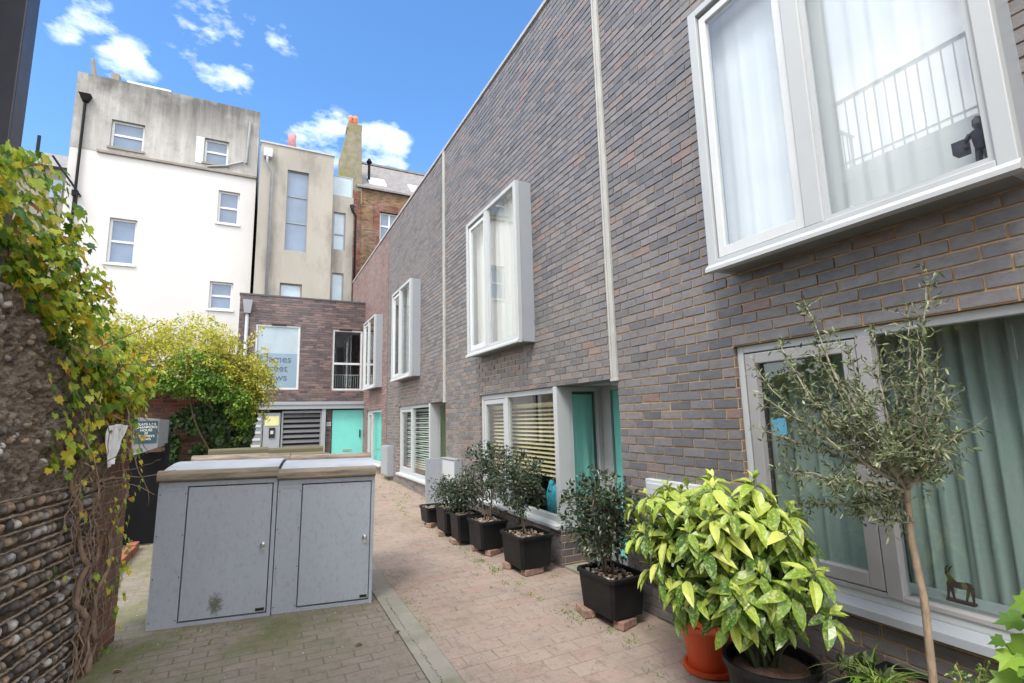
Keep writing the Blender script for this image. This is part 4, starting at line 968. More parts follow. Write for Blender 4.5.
# board fence above the wall
fc = thing('board_fence', tuple(L(-1.8, -.3, 2.4)), 'red brown board fence standing on the old wall behind the ivy', 'fence')
mb = MB(); s = -4.2
while s < -.75:
    h = 3.22-max(0, s+1.5)*.55+rng.normal(0, .012); lbox(mb, s, s+.135, -.3-.01*(int(s*10) % 2), -.275, 2.2, h); s += .142
mb.build('boards', M['fencewood'], fc, bevel=.003)
mb = MB(); lbox(mb, -4.2, -.8, -.34, -.305, 2.75, 2.85); mb.hexa([L(-2.4, -.24, 2.75), L(-1.45, -.24, 3.2), L(-1.45, -.275, 3.2), L(-2.4, -.275, 2.75)], [L(-2.4, -.24, 2.85), L(-1.45, -.24, 3.3), L(-1.45, -.275, 3.3), L(-2.4, -.275, 2.85)]); mb.build('rail', M['fencewood'], fc)

# ------------------------------------------------------------------ ivy on the old wall
ivy = thing('ivy', tuple(L(-.5, .1, .1)), 'green and yellow ivy draped over the top and end of the old wall', 'climbing plant')
top = np.array([(-3.2, 3.15), (-1.95, 3.24), (-1.75, 3.36), (-1.5, 3.26), (-1.2, 3.0), (-.9, 2.76), (-.66, 2.60), (-.4, 2.45), (-.15, 2.3), (.05, 2.1), (.1, 1.9)])
bot = np.array([(-3.2, 2.95), (-1.75, 2.56), (-1.14, 2.32), (-.8, 2.1), (-.4, 1.95), (-.1, 1.85), (.1, 1.8)])
def ivy_layer(n, smin, smax, off0, off1, sz, dens_low=0.):
    s = rng.uniform(smin, smax, n); zt = np.interp(s, top[:, 0], top[:, 1]); zb_ = np.interp(s, bot[:, 0], bot[:, 1])-dens_low*rng.random(n)**2
    u = rng.random(n); z = zb_+(zt-zb_)*u
    # lumpy outline and clumps with gaps
    bul = np.array([mn.noise(Vector((a*3.1, b*3.1, 2.)))for a, b in zip(s, z)])
    keep = rng.random(n) < np.clip(.8+bul*2.2, .08, 1)
    s, z, bul = s[keep], z[keep], bul[keep]; zt = zt[keep]
    n = len(s); off = rng.uniform(off0, off1, n)+.16*bul*np.clip((zt-z)*4, 0, 1)
    P = P0+dl*s[:, None]+nl*off[:, None]+ez*z[:, None]
    D = -ez*.75+dl*rng.normal(0, .55, n)[:, None]+nl*rng.uniform(0, .7, n)[:, None]+rnd(n, .15)
    U = nl*.9+ez*.6+rnd(n, .55)
    return P, D, U, rng.uniform(sz[0], sz[1], n)
mb = MB(); ti = tmpl_ivy()
leaves(mb, *ivy_layer(2200, -3.0, -.05, -.18, .0, (.05, .085)), ti)
leaves(mb, *ivy_layer(2700, -3.0, -.05, -.06, .12, (.028, .068)), ti)
leaves(mb, *ivy_layer(600, -2.0, -.1, .06, .18, (.035, .08)), ti)
n = 340; s = rng.uniform(-1.25, -.05, n); z = 2.3-rng.random(n)**1.3*.75
P = P0+dl*s[:, None]+nl*rng.uniform(.04, .13, n)[:, None]+ez*z[:, None]
leaves(mb, P, -ez+dl*rng.normal(0, .6, n)[:, None]+nl*rng.uniform(0, .6, n)[:, None], nl+ez*.5+rnd(n, .4), rng.uniform(.035, .08, n), ti)
for (s_, z_, k, r) in ((-.35, 1.2, 26, .1), (-.25, .95, 14, .08), (-.55, .75, 10, .07), (-.3, .5, 12, .08), (-.12, 1.45, 22, .1), (-.9, 1.35, 10, .08), (-1.05, .95, 4, .05), (-.2, .7, 10, .06), (-1.0, 1.75, 14, .1), (-1.25, 2.1, 14, .12)):
    P = P0+dl*(s_+rng.normal(0, r, k))[:, None]+nl*rng.uniform(.06, .16, k)[:, None]+ez*(z_+rng.normal(0, r*1.2, k))[:, None]
    leaves(mb, P, -ez+dl*rng.normal(0, .6, k)[:, None]+nl*.4, nl+ez*.4+rnd(k, .3), rng.uniform(.03, .06, k), ti)
# trailing end past the pier
n = 190; s = rng.uniform(-.1, .16, n); z = 2.40-rng.random(n)*.6; 
P = P0+dl*s[:, None]+nl*rng.uniform(-.25, .08, n)[:, None]+ez*(z-s*.7)[:, None]
leaves(mb, P, -ez+rnd(n, .5), nl+ez*.5+rnd(n, .5), rng.uniform(.035, .07, n), ti)
mb.build('leaves', M['lf_ivy'], ivy)
mb = MB()
for k in range(19):
    s = rng.uniform(-1.15, -.25) if k > 7 else rng.uniform(-.85, -.5); z0_ = rng.uniform(.05, 1.3) if k > 12 else .06; p = L(s, .05, z0_); pts = [p]; ds = rng.normal(0, .12)
    st = .07; zz = z0_; ss = s
    while zz < min(2.4, z0_+rng.uniform(.7, 2.5)):
        ds = ds*.75+rng.normal(0, .28); ss = min(-.02, max(-1.4, ss+ds*st)); zz += st; pts.append(L(ss, .05+rng.uniform(0, .05), zz))
    r = rng.uniform(.0025, .006) if k > 4 else rng.uniform(.006, .011); mb.tube(pts, [r*(1-.5*i/len(pts)) for i in range(len(pts))], 6)
pts = []; ss = -.42
for i in range(26):
    ss += rng.normal(-.012, .03); pts.append(L(ss, .07+.02*math.sin(i), .02+i*.06))
mb.tube(pts, [.026-.0006*i for i in range(26)], 8)
pts = []; ss = -.52
for i in range(24):
    ss += rng.normal(.006, .03); pts.append(L(ss, .08+.02*math.cos(i), .3+i*.075))
mb.tube(pts, [.018-.0005*i for i in range(24)], 7)
for k in range(16):   # loose canes standing out in front
    s = rng.uniform(-1.5, -.2); z = rng.uniform(1.4, 2.3); pts = wander(L(s, .18, z), dl*rng.normal(0, .8)+nl*.3+ez*rng.normal(0, .7), 9, .055, .22, -.03); mb.tube(pts, [.0045-.0003*i for i in range(10)], 5)
mb.build('stems', M['vine'], ivy, smooth=True)

# torn paper caught on the ivy
mb = MB(); vs = []; fs = []
prof = [(-.68, 1.80, -.38, 1.80), (-.70, 1.74, -.42, 1.75), (-.68, 1.68, -.46, 1.69), (-.66, 1.62, -.50, 1.63), (-.63, 1.55, -.52, 1.57), (-.60, 1.50, -.55, 1.52)]
for j, (a, b, c, d) in enumerate(prof):
    for i in range(6):
        t = i/5; s = a+(c-a)*t; vs.append(L(s, .12+.02*mn.noise(Vector((s*14, j*.9, 1)))+.012*(i % 2), b+(d-b)*t+.015*(1-abs(2*t-1))))
for j in range(5):
    for i in range(5): k = j*6+i; fs.append((k, k+1, k+7, k+6))
mb.add(vs, fs); o = mb.build('paper_scrap', M['paper']); sm = o.modifiers.new('s', 'SOLIDIFY'); sm.thickness = .003
tag(o, 'torn white paper scrap caught in the ivy at the brick end of the old wall', 'paper')

# ------------------------------------------------------------------ bin stores
def bin_store(loc, rz, label, w, h, d, front=True, mossy=False, tilt=0.0):
    root = thing('bin_store', loc, label, 'bin store', 'grey bin stores with timber edged lids')
    def B(): return MB()
    def done(m, name, mat, par=root, **k):
        o_ = np.array(loc)
        m.v = [tuple(np.array(p)+np.array(wloc(par))) for p in m.v]
        return m.build(name, M[mat], par, **k)
    m = B(); t = .018
    m.box(0, t, .012, d, 0, h); m.box(w-t, w, .012, d, 0, h); m.box(t, w-t, d-t, d, 0, h); 
    m.box(t, w-t, .05, .06, .02, h-.01)
    # front frame: rails, stiles and the plain side panel
    m.box(0, w*.235, 0, .03, 0, h-.04); m.box(w*.965, w, 0, .03, 0, h-.04); m.box(0, w, 0, .03, h-.04, h); m.box(w*.235, w*.965, .002, .03, 0, .035)
    body = done(m, 'body', 'binpaint', bevel=.003)
    m = B(); m.box(.03, w*.22, -.004, 0.0, h-.075, h-.068); m.box(w*.215, w*.235, -.003, 0, 0.01, h-.045); m.box(0, .012, -.003, 0, .01, h-.045); done(m, 'cover_strip', 'binpaint', body)
    m = B(); m.box(w*.24, w*.96, .035, .045, .03, h-.045); done(m, 'dark_gap', 'gap', body)
    m = B(); m.box(w*.246, w*.957, -.006, .022, .048, h-.05); dr = done(m, 'door', 'binpaint', bevel=.004)
    m = B()
    prof = [(.009, 0), (.016, .008), (.022, .02), (.02, .034), (.008, .04)]
    mm = MB(); mm.lathe(0, 0, prof, 14); m.add([(w*.905+x, -.006-z, h*.52+y) for x, y, z in mm.v], mm.f); m.box(w*.89, w*.92, -.014, -.006, h*.5-.03, h*.5+.045)
    done(m, 'handle', 'steel', dr, smooth=False)
    m = B(); m.box(w*.87, w*.945, -.011, -.006, .062, .085); done(m, 'plate', 'gap', dr)
    m = B()
    for k in range(4):
        zz = .06+(h-.16)*k/3
        for x in (w*.018, w*.222): mm = MB(); mm.lathe(0, 0, [(.005, 0), (.004, .003)], 8); m.add([(x+a, -.004-c, zz+b) for a, b, c in mm.v], mm.f)
    done(m, 'screws', 'gap', body)
    # curved zinc lid with weathered timber nosings
    m = B(); n = 12; top_ = []; bot_ = []
    for i in range(n+1):
        y = .02+(d-.04)*i/n; zt = h+.085+(0 if mossy else .055)*math.sin(math.pi*min(1, i/n*1.02)); top_.append((y, zt)); bot_.append((y, zt-.02))
    m.prism(top_+bot_[::-1], 'X', .006, w-.006); ld = done(m, 'lid', 'timber_moss' if mossy else 'lid', bevel=0)
    m = B(); m.prism([(.03, h+.004), (d-.03, h+.004), (d-.03, h+.08)]+[(p[0], p[1]-.022) for p in top_[::-1][1:-1]]+[(.03, h+.08)], 'X', .02, w-.02); done(m, 'lid_core', 'binpaint', ld)
    for (ya, dh) in ((-.045, 0), (d-.035, .065)):
        nm = 'nosing'; m = B(); m.prism([(ya, h+.022+dh), (ya+.015, h+.006+dh), (ya+.075, h+.006+dh), (ya+.085, h+.03+dh), (ya+.08, h+.085+dh), (ya+.055, h+.102+dh), (ya+.02, h+.098+dh), (ya+.002, h+.07+dh)], 'X', -.012, w+.004)
        done(m, nm, 'timber_moss' if mossy else 'timber', ld, bevel=.004)
    root.rotation_euler = (0, tilt, rz)
    return root
ang = math.atan2(5.05-5.32, 1.04+.73); wx = math.hypot(1.77, .27)
c1 = np.array([-.73, 5.32]); du = np.array([math.cos(ang), math.sin(ang)])
W1 = .93; W2 = wx-W1-.008
b1 = bin_store((c1[0], c1[1], G(5.32)-.005), ang, 'front left grey bin store with a green algae stain on its door', W1, 1.185, .98, tilt=.012)
c2 = c1+du*(W1+.008)
b2 = bin_store((c2[0], c2[1], G(5.1)+.0), ang, 'front right grey bin store nearest to the lane', W2, 1.15, .98, tilt=.012)
bin_store((-.58, 7.75, G(7.75)), 0, 'rear left bin store with mossy timber edge behind the front pair', .76, 1.09, .8, mossy=True)
bin_store((.20, 7.75, G(7.75)), 0, 'rear right bin store with mossy timber edge behind the front pair', .76, 1.07, .8, mossy=True)
# algae mark on the first door
dr = [c for c in b1.children if c.name.startswith('door')][0]
m = MB(); n = 26; vs = [(0, 0, 0)]
bw = [0.0]
for (cx, cz, sx, sz, k) in ((.50, .18, .085, .14, 26),):
    vs = [(cx, -.0075, cz)]+[(cx+sx*math.cos(2*math.pi*i/k)*(1+.5*mn.noise(Vector((i*.9, 3, 1)))), -.0075, cz+sz*math.sin(2*math.pi*i/k)*(1+.6*mn.noise(Vector((i*1.3, 7, 1))))) for i in range(k)]
    m.add([tuple(np.array(p)+np.array(wloc(dr))) for p in vs], [(0, (i+1) % k+1, i+1) for i in range(k)])
m.build('algae_stain', M['bingreen'], dr)

# ------------------------------------------------------------------ things beyond the old wall
g = thing('black_gate', (-1.34, 8.6, G(8.6)), 'black solid gate in the shade under the silver address sign', 'gate')
m = MB(); m.box(-1.56, -1.12, 8.6, 8.64, .22, 1.43); m.build('panel', M['blackpaint'], g, bevel=.004)
m = MB(); m.box(-1.60, -1.56, 8.57, 8.66, .2, 1.9); m.box(-1.12, -1.07, 8.57, 8.66, .2, 1.55); m.build('post', M['blackpaint'], g)
g = thing('address_sign', (-1.3, 8.5, 1.4), 'silver sheet metal address sign with white lettering above the black gate', 'sign')
m = MB(); m.prism([(-1.47, 1.40), (-1.19, 1.50), (-1.19, 1.885), (-1.47, 1.92)], 'Y', 8.45, 8.47); bd = m.build('board', M['signgrey'], g)
m = MB(); m.hexa([(-1.19, 8.45, 1.50), (-1.10, 8.62, 1.53), (-1.10, 8.64, 1.53), (-1.19, 8.47, 1.50)], [(-1.19, 8.45, 1.885), (-1.10, 8.62, 1.875), (-1.10, 8.64, 1.875), (-1.19, 8.47, 1.885)])
for k in range(5):
    z = 1.55+k*.068; m.hexa([(-1.19, 8.44, z), (-1.10, 8.61, z), (-1.10, 8.62, z), (-1.19, 8.45, z)], [(-1.19, 8.44, z+.02), (-1.10, 8.61, z+.02), (-1.10, 8.62, z+.02), (-1.19, 8.45, z+.02)])
m.build('side_return', M['signgrey'], g)
m = MB(); m.box(-1.455, -1.205, 8.444, 8.45, 1.565, 1.865); pl_ = m.build('name_panel', M['signgreen'], g)
text('FLATS 1,2,3\nCHAMPIONS\nHOUSE\n20\nST JAMES\'S\nMEWS', .042, 'lettering', M['white'], pl_, (-1.33, 8.442, 1.716), (1, 0, 0), (0, 0, 1), depth=.001)
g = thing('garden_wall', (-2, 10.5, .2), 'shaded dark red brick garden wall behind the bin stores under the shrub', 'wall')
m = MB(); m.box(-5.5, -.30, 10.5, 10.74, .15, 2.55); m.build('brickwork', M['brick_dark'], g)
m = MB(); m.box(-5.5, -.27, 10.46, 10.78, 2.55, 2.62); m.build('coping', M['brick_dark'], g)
g = thing('dark_fence', (-2.6, 8.65, .2), 'dark weathered paling fence left of the black gate', 'fence')
m = MB()
for k in range(22): x = -1.70-k*.11; m.box(x-.09, x, 8.64, 8.66, .2, 1.75+rng.normal(0, .02))
m.build('palings', plain('dark_greenish_wood', (.04, .04, .025), .9, .4, 8), g)
m = MB(); m.box(-4.1, -1.62, 8.66, 8.7, .6, .68); m.box(-4.1, -1.62, 8.66, 8.7, 1.4, 1.48); m.build('rail', plain('dark_rail_wood', (.035, .03, .02), .9, .4, 8), g)
g = thing('brick_edging', (-1.35, 7.2, G(7.2)), 'low red brick edging at the foot of the planting strip before the black gate', 'edging')
m = MB()
for k in range(10):
    y = 6.1+k*.232; z = G(y); m.box(-1.40+rng.normal(0, .004), -1.29+rng.normal(0, .004), y, y+.215, z-.03, z+.10+rng.normal(0, .004))
m.build('bricks', plain('orange_red_brick', (.27, .085, .05), .85, .25, 14, bump=.4, dirt=(.1, .09, .06), dscale=9), g, bevel=.006)
m = MB(); m.box(-1.9, -1.41, 5.5, 8.5, .0, G(7)+.06); tag(m.build('soil_strip', M['soil']), 'dark soil strip behind the low red brick edging', 'soil bed')

def leafthing(name, label, cat, P, D, U, S, tmpl, mat, group=None, partname='foliage', stems=None, stemmat='bark_grey', loc=None):
    r = thing(name, loc, label, cat, group)
    m = MB(); leaves(m, P, D, U, S, tmpl); m.build(partname, M[mat], r)
    if stems is not None and len(stems.v): stems.build('stem', M[stemmat], r, smooth=True)
    return r

# golden shrub over the garden wall
def blob_points(blobs, dens):
    out = []
    for (cx, cy, cz, rx, ry, rz) in blobs:
        n = int(dens*rx*ry*rz*4.2)
        u = rnd(n); u /= np.linalg.norm(u, axis=1, keepdims=True); r = rng.random(n)**.45
        p = np.array([cx, cy, cz])+u*r[:, None]*np.array([rx, ry, rz])
        out.append(p)
    return np.concatenate(out)
def thin(P, f, thr, rnd_=.25):
    v = np.array([mn.noise(Vector(tuple(p*f))) for p in P]); return P[v+rng.normal(0, rnd_, len(P)) > thr]
yb = [(-2.2, 9.9, 3.2, .5, .6, .42), (-1.65, 10.1, 3.3, .6, .7, .36), (-1.0, 10.2, 3.35, .6, .7, .34), (-.62, 10.1, 3.1, .4, .7, .34), (-.5, 10.0, 2.75, .3, .6, .28), (-2.0, 9.6, 2.75, .4, .5, .35), (-.7, 9.8, 2.85, .45, .6, .25), (-1.4, 9.7, 2.9, .6, .5, .3)]
P = thin(blob_points(yb, 6800), 3.8, .09, .16); 
P[:, 2] += .08*np.sin(P[:, 0]*5)
n = len(P); S = rng.uniform(.035, .07, n)
st = MB(); sprays = []
for k in range(120):
    a = np.array([rng.uniform(-2.0, -.2), rng.uniform(9.7, 10.4), rng.uniform(2.6, 3.0)]); dr_ = np.array([rng.normal(.1, .6), rng.normal(-.2, .5), rng.uniform(.2, .8)])
    pts = wander(a, dr_, 9, .075, .09, -.16); st.tube(pts, [.005-.0003*i for i in range(10)], 4)
    for p in pts[3:]:
        for _ in range(7): sprays.append(p+rng.normal(0, .03, 3))
for k in range(85):    # arching out to the right and drooping
    a = np.array([rng.uniform(-.9, -.35), rng.uniform(9.6, 10.2), rng.uniform(2.45, 3.0)]); pts = wander(a, np.array([1., rng.normal(-.2, .3), rng.uniform(-.35, .2)]), int(rng.integers(7, 15)), .07, .06, -.09); st.tube(pts, [.0035]*len(pts), 4)
    for p in pts[2:]:
        for _ in range(6): sprays.append(p+rng.normal(0, .03, 3))
for x in (-1.15, -.62): st.tube(wander((x, 10.38, .3), (rng.normal(0, .1), -.01, 1), 26, .11, .12), [.026-.0008*i for i in range(27)], 7)
sp = np.array(sprays); P = np.concatenate([P, sp]); n = len(P); S = rng.uniform(.035, .075, n)
bushroot = leafthing('golden_shrub', 'large golden yellow leaved shrub spilling over the garden wall', 'shrub', P, rnd(n)+np.array([0, -.3, -.5]), rnd(n, .6)+np.array([-.2, -.5, .9]), S, tmpl_small(.5), 'lf_yellow', loc=(-.9, 10.2, .3), stems=st)
gb = [(-1.7, 9.5, 2.55, .5, .3, .26), (-1.15, 9.5, 2.5, .5, .3, .26), (-.65, 9.5, 2.40, .45, .3, .26), (-.3, 9.55, 2.2, .3, .25, .26), (-.05, 9.9, 2.25, .2, .2, .3), (-.9, 9.45, 2.8, .4, .25, .2), (-.2, 9.8, 1.9, .2, .2, .35), (-2.1, 9.3, 2.5, .35, .3, .3)]
P = thin(blob_points(gb, 15000), 4.5, -.02, .16); n = len(P)
leafthing('green_climber', 'fresh green climber hanging below the golden shrub on the garden wall', 'climbing plant', P, rnd(n)+np.array([0, -.3, -.8]), rnd(n, .5)+np.array([-.1, -.7, .7]), rng.uniform(.04, .075, n), tmpl_small(.5), 'lf_lime', loc=(-.7, 9.9, 1.6))
db = [(-.45, 10.2, 1.9, .3, .25, .55), (-.25, 10.2, 1.35, .18, .2, .55), (-.85, 10.3, 1.9, .4, .16, .3), (-1.25, 10.38, 1.5, .12, .1, .5), (-.12, 10.1, 1.9, .12, .2, .5), (-.75, 10.38, 1.3, .3, .06, .25)]
P = thin(blob_points(db, 20000), 5, -.1); n = len(P)
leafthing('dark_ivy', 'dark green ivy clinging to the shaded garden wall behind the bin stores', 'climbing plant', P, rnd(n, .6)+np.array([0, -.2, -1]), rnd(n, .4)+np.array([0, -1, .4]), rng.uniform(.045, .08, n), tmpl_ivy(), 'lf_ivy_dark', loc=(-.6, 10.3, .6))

# weeds and small plants at wall feet
def tuft(mb, c, n, size, spread, up=1.0, tm=None):
    P = np.array(c)+rng.normal(0, spread, (n, 3))*np.array([1, 1, .15]); P[:, 2] = c[2]+abs(rng.normal(0, spread*.4, n))
    leaves(mb, P, rnd(n, .6)+np.array([0, 0, up]), rnd(n, .4)+np.array([0, 0, .6]), rng.uniform(size*.6, size*1.3, n), tm or tmpl_small(.5))
def gpx(x, y, dz=0):
    d = ray(x, y); t = (-1.79+dz)/(d[2]-.024*d[1]); q = d*t; return (q[0], q[1], q[2]+1.79)
wl = [(100, 655, 'broad green weed at the foot of the brick pier', .05, 26, .05), (118, 548, 'leafy weed beside the red brick edging', .05, 40, .09), (126, 560, 'small weed near the left side of the front bin store', .04, 20, .05), (425, 500, 'grassy weed by the first planter', .03, 26, .05), (312, 597, 'tiny weed under the right front bin store door', .025, 14, .03), (345, 592, 'scrap of green weed before the right front bin store', .02, 12, .03), (479, 562, 'weed tuft in the joints left of the third planter', .035, 30, .04), (495, 571, 'weed tuft beside the pebble filled planter', .035, 34, .045), (405, 502, 'weed patch at the wall past the meter cupboard', .035, 30, .12), (570, 614, 'small weed left of the large near planter', .035, 18, .03), (556, 577, 'weed at the brick plinth under the cream blind window', .03, 16, .04), (576, 621, 'thin weed in the paving before the large near planter', .03, 14, .04)]
for (x, y, lb, sz, n, spd) in wl:
    c = gpx(x, y); m = MB(); tuft(m, c, int(n*2.2), sz*.55, spd); tag(m.build('weed', M['lf_lime']), lb, 'weed', 'weeds growing in the paving')
m = MB()
for y in np.arange(6, 15.5, .07):
    if rng.random() < .75: tuft(m, (3.05+rng.normal(0, .03)-(.25 if 9.8 < y < 12.5 and rng.random() < .5 else 0), y, G(y)), 5, .03, .035)
for k in range(150):
    y = rng.uniform(2.6, 12); x = 2.42-.0*y+rng.normal(0, .11)+(.15 if y < 4 else 0); tuft(m, (x, y, G(y)), int(rng.integers(3, 12)), .02, .022)
for k in range(160): y = rng.uniform(4.0, 13); x = 1.31+abs(rng.normal(0, .03))-(.24 if y > 5 and rng.random() < .3 else 0); tuft(m, (x, y, G(y)), 4, .013, .02)
for k in range(70): x, y = rng.uniform(1.4, 2.9), rng.uniform(2.5, 12); tuft(m, (round(x/.24)*.24, round(y/.16)*.16, G(y)), 4, .014, .02)
for k in range(60): x, y = rng.uniform(-.8, 1.1), 4.98+rng.normal(0, .06)-.15*rng.uniform(-.8, 1.1); tuft(m, (x, y, G(y)), 3, .015, .02)
o = m.build('ground_weeds', M['lf_grass'], kind='stuff'); tag(o, 'tiny weeds and moss sprigs in the paving joints along the wall', 'weeds')
m = MB(); n = 700; X = np.where(rng.random(n) < .5, rng.uniform(-.9, 1.1, n), rng.uniform(1.3, 3.0, n)); Y = rng.uniform(2.4, 9, n)
P = np.stack([X, Y, .024*Y+.004], 1); leaves(m, P, rnd(n)*np.array([1, 1, .05]), rnd(n, .2)+np.array([0, 0, 1]), rng.uniform(.006, .02, n), tmpl_small(.7, .05))
tag(m.build('petals_and_crumbs', M['lf_litter'], kind='stuff'), 'scattered petals, crumbs and leaf bits on the paving', 'litter')
for (x, y, lb) in ((394, 632, 'curled brown dead leaf on the concrete kerb strip'), (112, 672, 'yellowish dead leaf at the foot of the old wall'), (355, 645, 'brown dead leaf on the grey pavers before the bin stores')):
    c = gpx(x, y, .012); m = MB(); leaves(m, [c], [(1, .3, .1)], [(0, .1, 1)], [.06], tmpl_leaf(.6, .2, .3)); tag(m.build('dead_leaf', M['brickloose']), lb, 'leaf')

# ------------------------------------------------------------------ planters with shrubs
def tub(label, cx, cy, lx, ly, h, zb, mat='black', group='black rectangular planters along the wall', nstone=120):
    r = thing('planter', (cx, cy, zb), label, 'planter', group)
    m = MB(); k = .86
    def ring(sx, sy, z, c=.16):
        a, b = sx/2, sy/2; q = min(a, b)*c
        return [(cx+x, cy+y, z) for x, y in ((-a+q, -b), (a-q, -b), (a, -b+q), (a, b-q), (a-q, b), (-a+q, b), (-a, b-q), (-a, -b+q))]
    R = [ring(lx*k, ly*k, zb), ring(lx*.96, ly*.96, zb+h-.04), ring(lx*.965, ly*.965, zb+h), ring(lx*.9, ly*.9, zb+h), ring(lx*.88, ly*.88, zb+h-.06)]
    vs = [p for q in R for p in q]; fs = [tuple(range(7, -1, -1))]
    for i in range(4):
        for j in range(8): fs.append((i*8+j, i*8+(j+1) % 8, (i+1)*8+(j+1) % 8, (i+1)*8+j))
    m.add(vs, fs); m.build('tub', M[mat], r)
    m = MB(); R = [ring(lx*.965, ly*.965, zb+h-.035), ring(lx*1.03, ly*1.03, zb+h-.03), ring(lx*1.03, ly*1.03, zb+h-.002), ring(lx*.99, ly*.99, zb+h+.006), ring(lx*.93, ly*.93, zb+h+.004), ring(lx*.91, ly*.91, zb+h-.01)]
    vs = [p for q in R for p in q]; fs = []
    for i in range(5):
        for j in range(8): fs.append((i*8+j, i*8+(j+1) % 8, (i+1)*8+(j+1) % 8, (i+1)*8+j))
    m.add(vs, fs); m.build('rim', M[mat], r)
    m = MB(); m.add(ring(lx*.885, ly*.885, zb+h-.05), [tuple(range(8))]); m.build('soil', M['soil'], r)
    m = MB()
    for _ in range(nstone):
        c = (cx+rng.uniform(-.42, .42)*lx, cy+rng.uniform(-.42, .42)*ly, zb+h-.035+rng.uniform(0, .02)); s_ = rng.uniform(.009, .022)
        m.add([np.array(c)+np.array(v)*s_*np.array([1, rng.uniform(.7, 1.2), .6]) for v in oct_v], oct_f)
    m.build('gravel', M['pebble_mix'], r, smooth=True)
    return r

import bmesh as _b
_bm = _b.new(); _b.ops.create_icosphere(_bm, subdivisions=1, radius=1.0); oct_v = [tuple(v.co) for v in _bm.verts]; oct_f = [tuple(x.index for x in f.verts) for f in _bm.faces]; _bm.free()
M['pebble_mix'] = leafmat('mixed_pebbles', [(0, (.12, .09, .06)), (.4, (.27, .21, .15)), (.75, (.38, .31, .24)), (1, (.5, .44, .37))], .8, 0, .3)
tl = tmpl_leaf(.5, .1, .1)
def shrub(label, cx, cy, z0, htop, ry, rx, crown_z, nleaf, sz, nst=3, mat='lf_dark', thr=-.06, dense=1.0):
    r = thing('potted_shrub', (cx, cy, z0), label, 'shrub', 'dark leaved shrubs in the black planters')
    st = MB(); cz = (crown_z+htop)/2; rz = (htop-crown_z)/2; tips = []
    for k in range(nst):
        a = np.array([cx+rng.normal(0, .03), cy+rng.normal(0, .05), z0]); tgt = np.array([cx+rng.normal(0, rx*.3), cy+rng.normal(0, ry*.35), cz+rz*.4])
        pts = [a+(tgt-a)*t+rng.normal(0, .012, 3)*(t > 0) for t in np.linspace(0, 1, 9)]; st.tube(pts, [.011-.0008*i for i in range(9)], 6)
        for i in range(3, 9):
            for _ in range(3):
                q = wander(pts[i], rnd(1)[0]*np.array([1, 1, .6])+np.array([0, 0, .3]), 5, rx*.14, .25); st.tube(q, [.004-.0005*i2 for i2 in range(6)], 4); tips += q[2:]
    u = rnd(nleaf); u /= np.linalg.norm(u, axis=1, keepdims=True); rr = rng.random(nleaf)**.5
    P = np.array([cx, cy, cz])+u*rr[:, None]*np.array([rx, ry, rz])
    lump = np.array([mn.noise(Vector(tuple(p*7+cx*9+cy*3))) for p in P]); P = P[lump+rng.normal(0, .12, len(P))-.12*rr > thr]
    tp = np.array(tips); ex = tp[rng.integers(0, len(tp), nleaf//3)]+rng.normal(0, .022, (nleaf//3, 3)); P = np.concatenate([P, ex]); n = len(P)
    D = (P-np.array([cx, cy, cz]))/np.array([rx, ry, rz])*.7+rnd(n, .6)+np.array([0, 0, .1])
    m = MB(); leaves(m, P, D, rnd(n, .5)+np.array([-.3, -.3, 1]), rng.uniform(sz*.65, sz*1.25, n), tl); m.build('foliage', M[mat], r)
    st.build('stem', M['bark_grey'], r, smooth=True); return r
tubs = [('large black planter on loose bricks nearest to the spotted laurel', 2.775, 3.68, .38, .50, .31, G(3.7)+.075),
        ('black planter full of pale pebbles below the cream blind window', 2.76, 5.17, .42, .52, .33, G(5.2)+.065),
        ('black planter under the tallest round headed shrub', 2.66, 6.02, .38, .46, .32, G(6)+.075),
        ('narrow black planter second in from the far end of the planter row', 2.56, 6.52, .34, .34, .32, G(6.5)+.07),
        ('black planter with a low bushy shrub near the meter cupboard', 2.55, 7.05, .34, .42, .32, G(7)+.07),
        ('low farthest planter of the row at the open meter cupboard door', 2.52, 7.75, .34, .40, .22, G(7.7)+.06)]
for t in tubs: tub(*t)
shrub('broad dark shrub in the large planter nearest to the spotted laurel', 2.76, 3.72, .42, 1.30, .50, .36, .56, 3400, .045, 4)
shrub('round headed shrub on a thin stem over the pebble filled planter', 2.75, 5.2, .5, 1.36, .38, .34, .75, 2300, .042, 2)
shrub('tallest round headed shrub of the planter row with three stems', 2.68, 6.05, .5, 1.50, .42, .36, .80, 2400, .042, 3)
shrub('small dark shrub tucked behind the tallest round headed one', 2.58, 6.55, .5, 1.02, .32, .28, .56, 1500, .04, 3)
shrub('low bushy shrub beside the meter cupboard', 2.57, 7.08, .5, .98, .36, .32, .54, 1500, .04, 3)
shrub('sparse low shrub in front of the grey cupboard door', 2.62, 7.45, .5, .90, .25, .25, .56, 700, .04, 3)
def loose(label, x0, y0, ln, wd, rot, dz, h=.065):
    m = MB(); ca, sa = math.cos(rot), math.sin(rot); z = G(y0)+dz
    def q(a, b, zz): return (x0+a*ca-b*sa, y0+a*sa+b*ca, zz)
    m.hexa([q(-ln/2, -wd/2, z), q(ln/2, -wd/2, z), q(ln/2, wd/2, z), q(-ln/2, wd/2, z)], [q(-ln/2, -wd/2, z+h), q(ln/2, -wd/2, z+h), q(ln/2, wd/2, z+h), q(-ln/2, wd/2, z+h)])
    tag(m.build('loose_brick', M['brickloose'], bevel=.008), label, 'brick', 'loose bricks propping the planters')
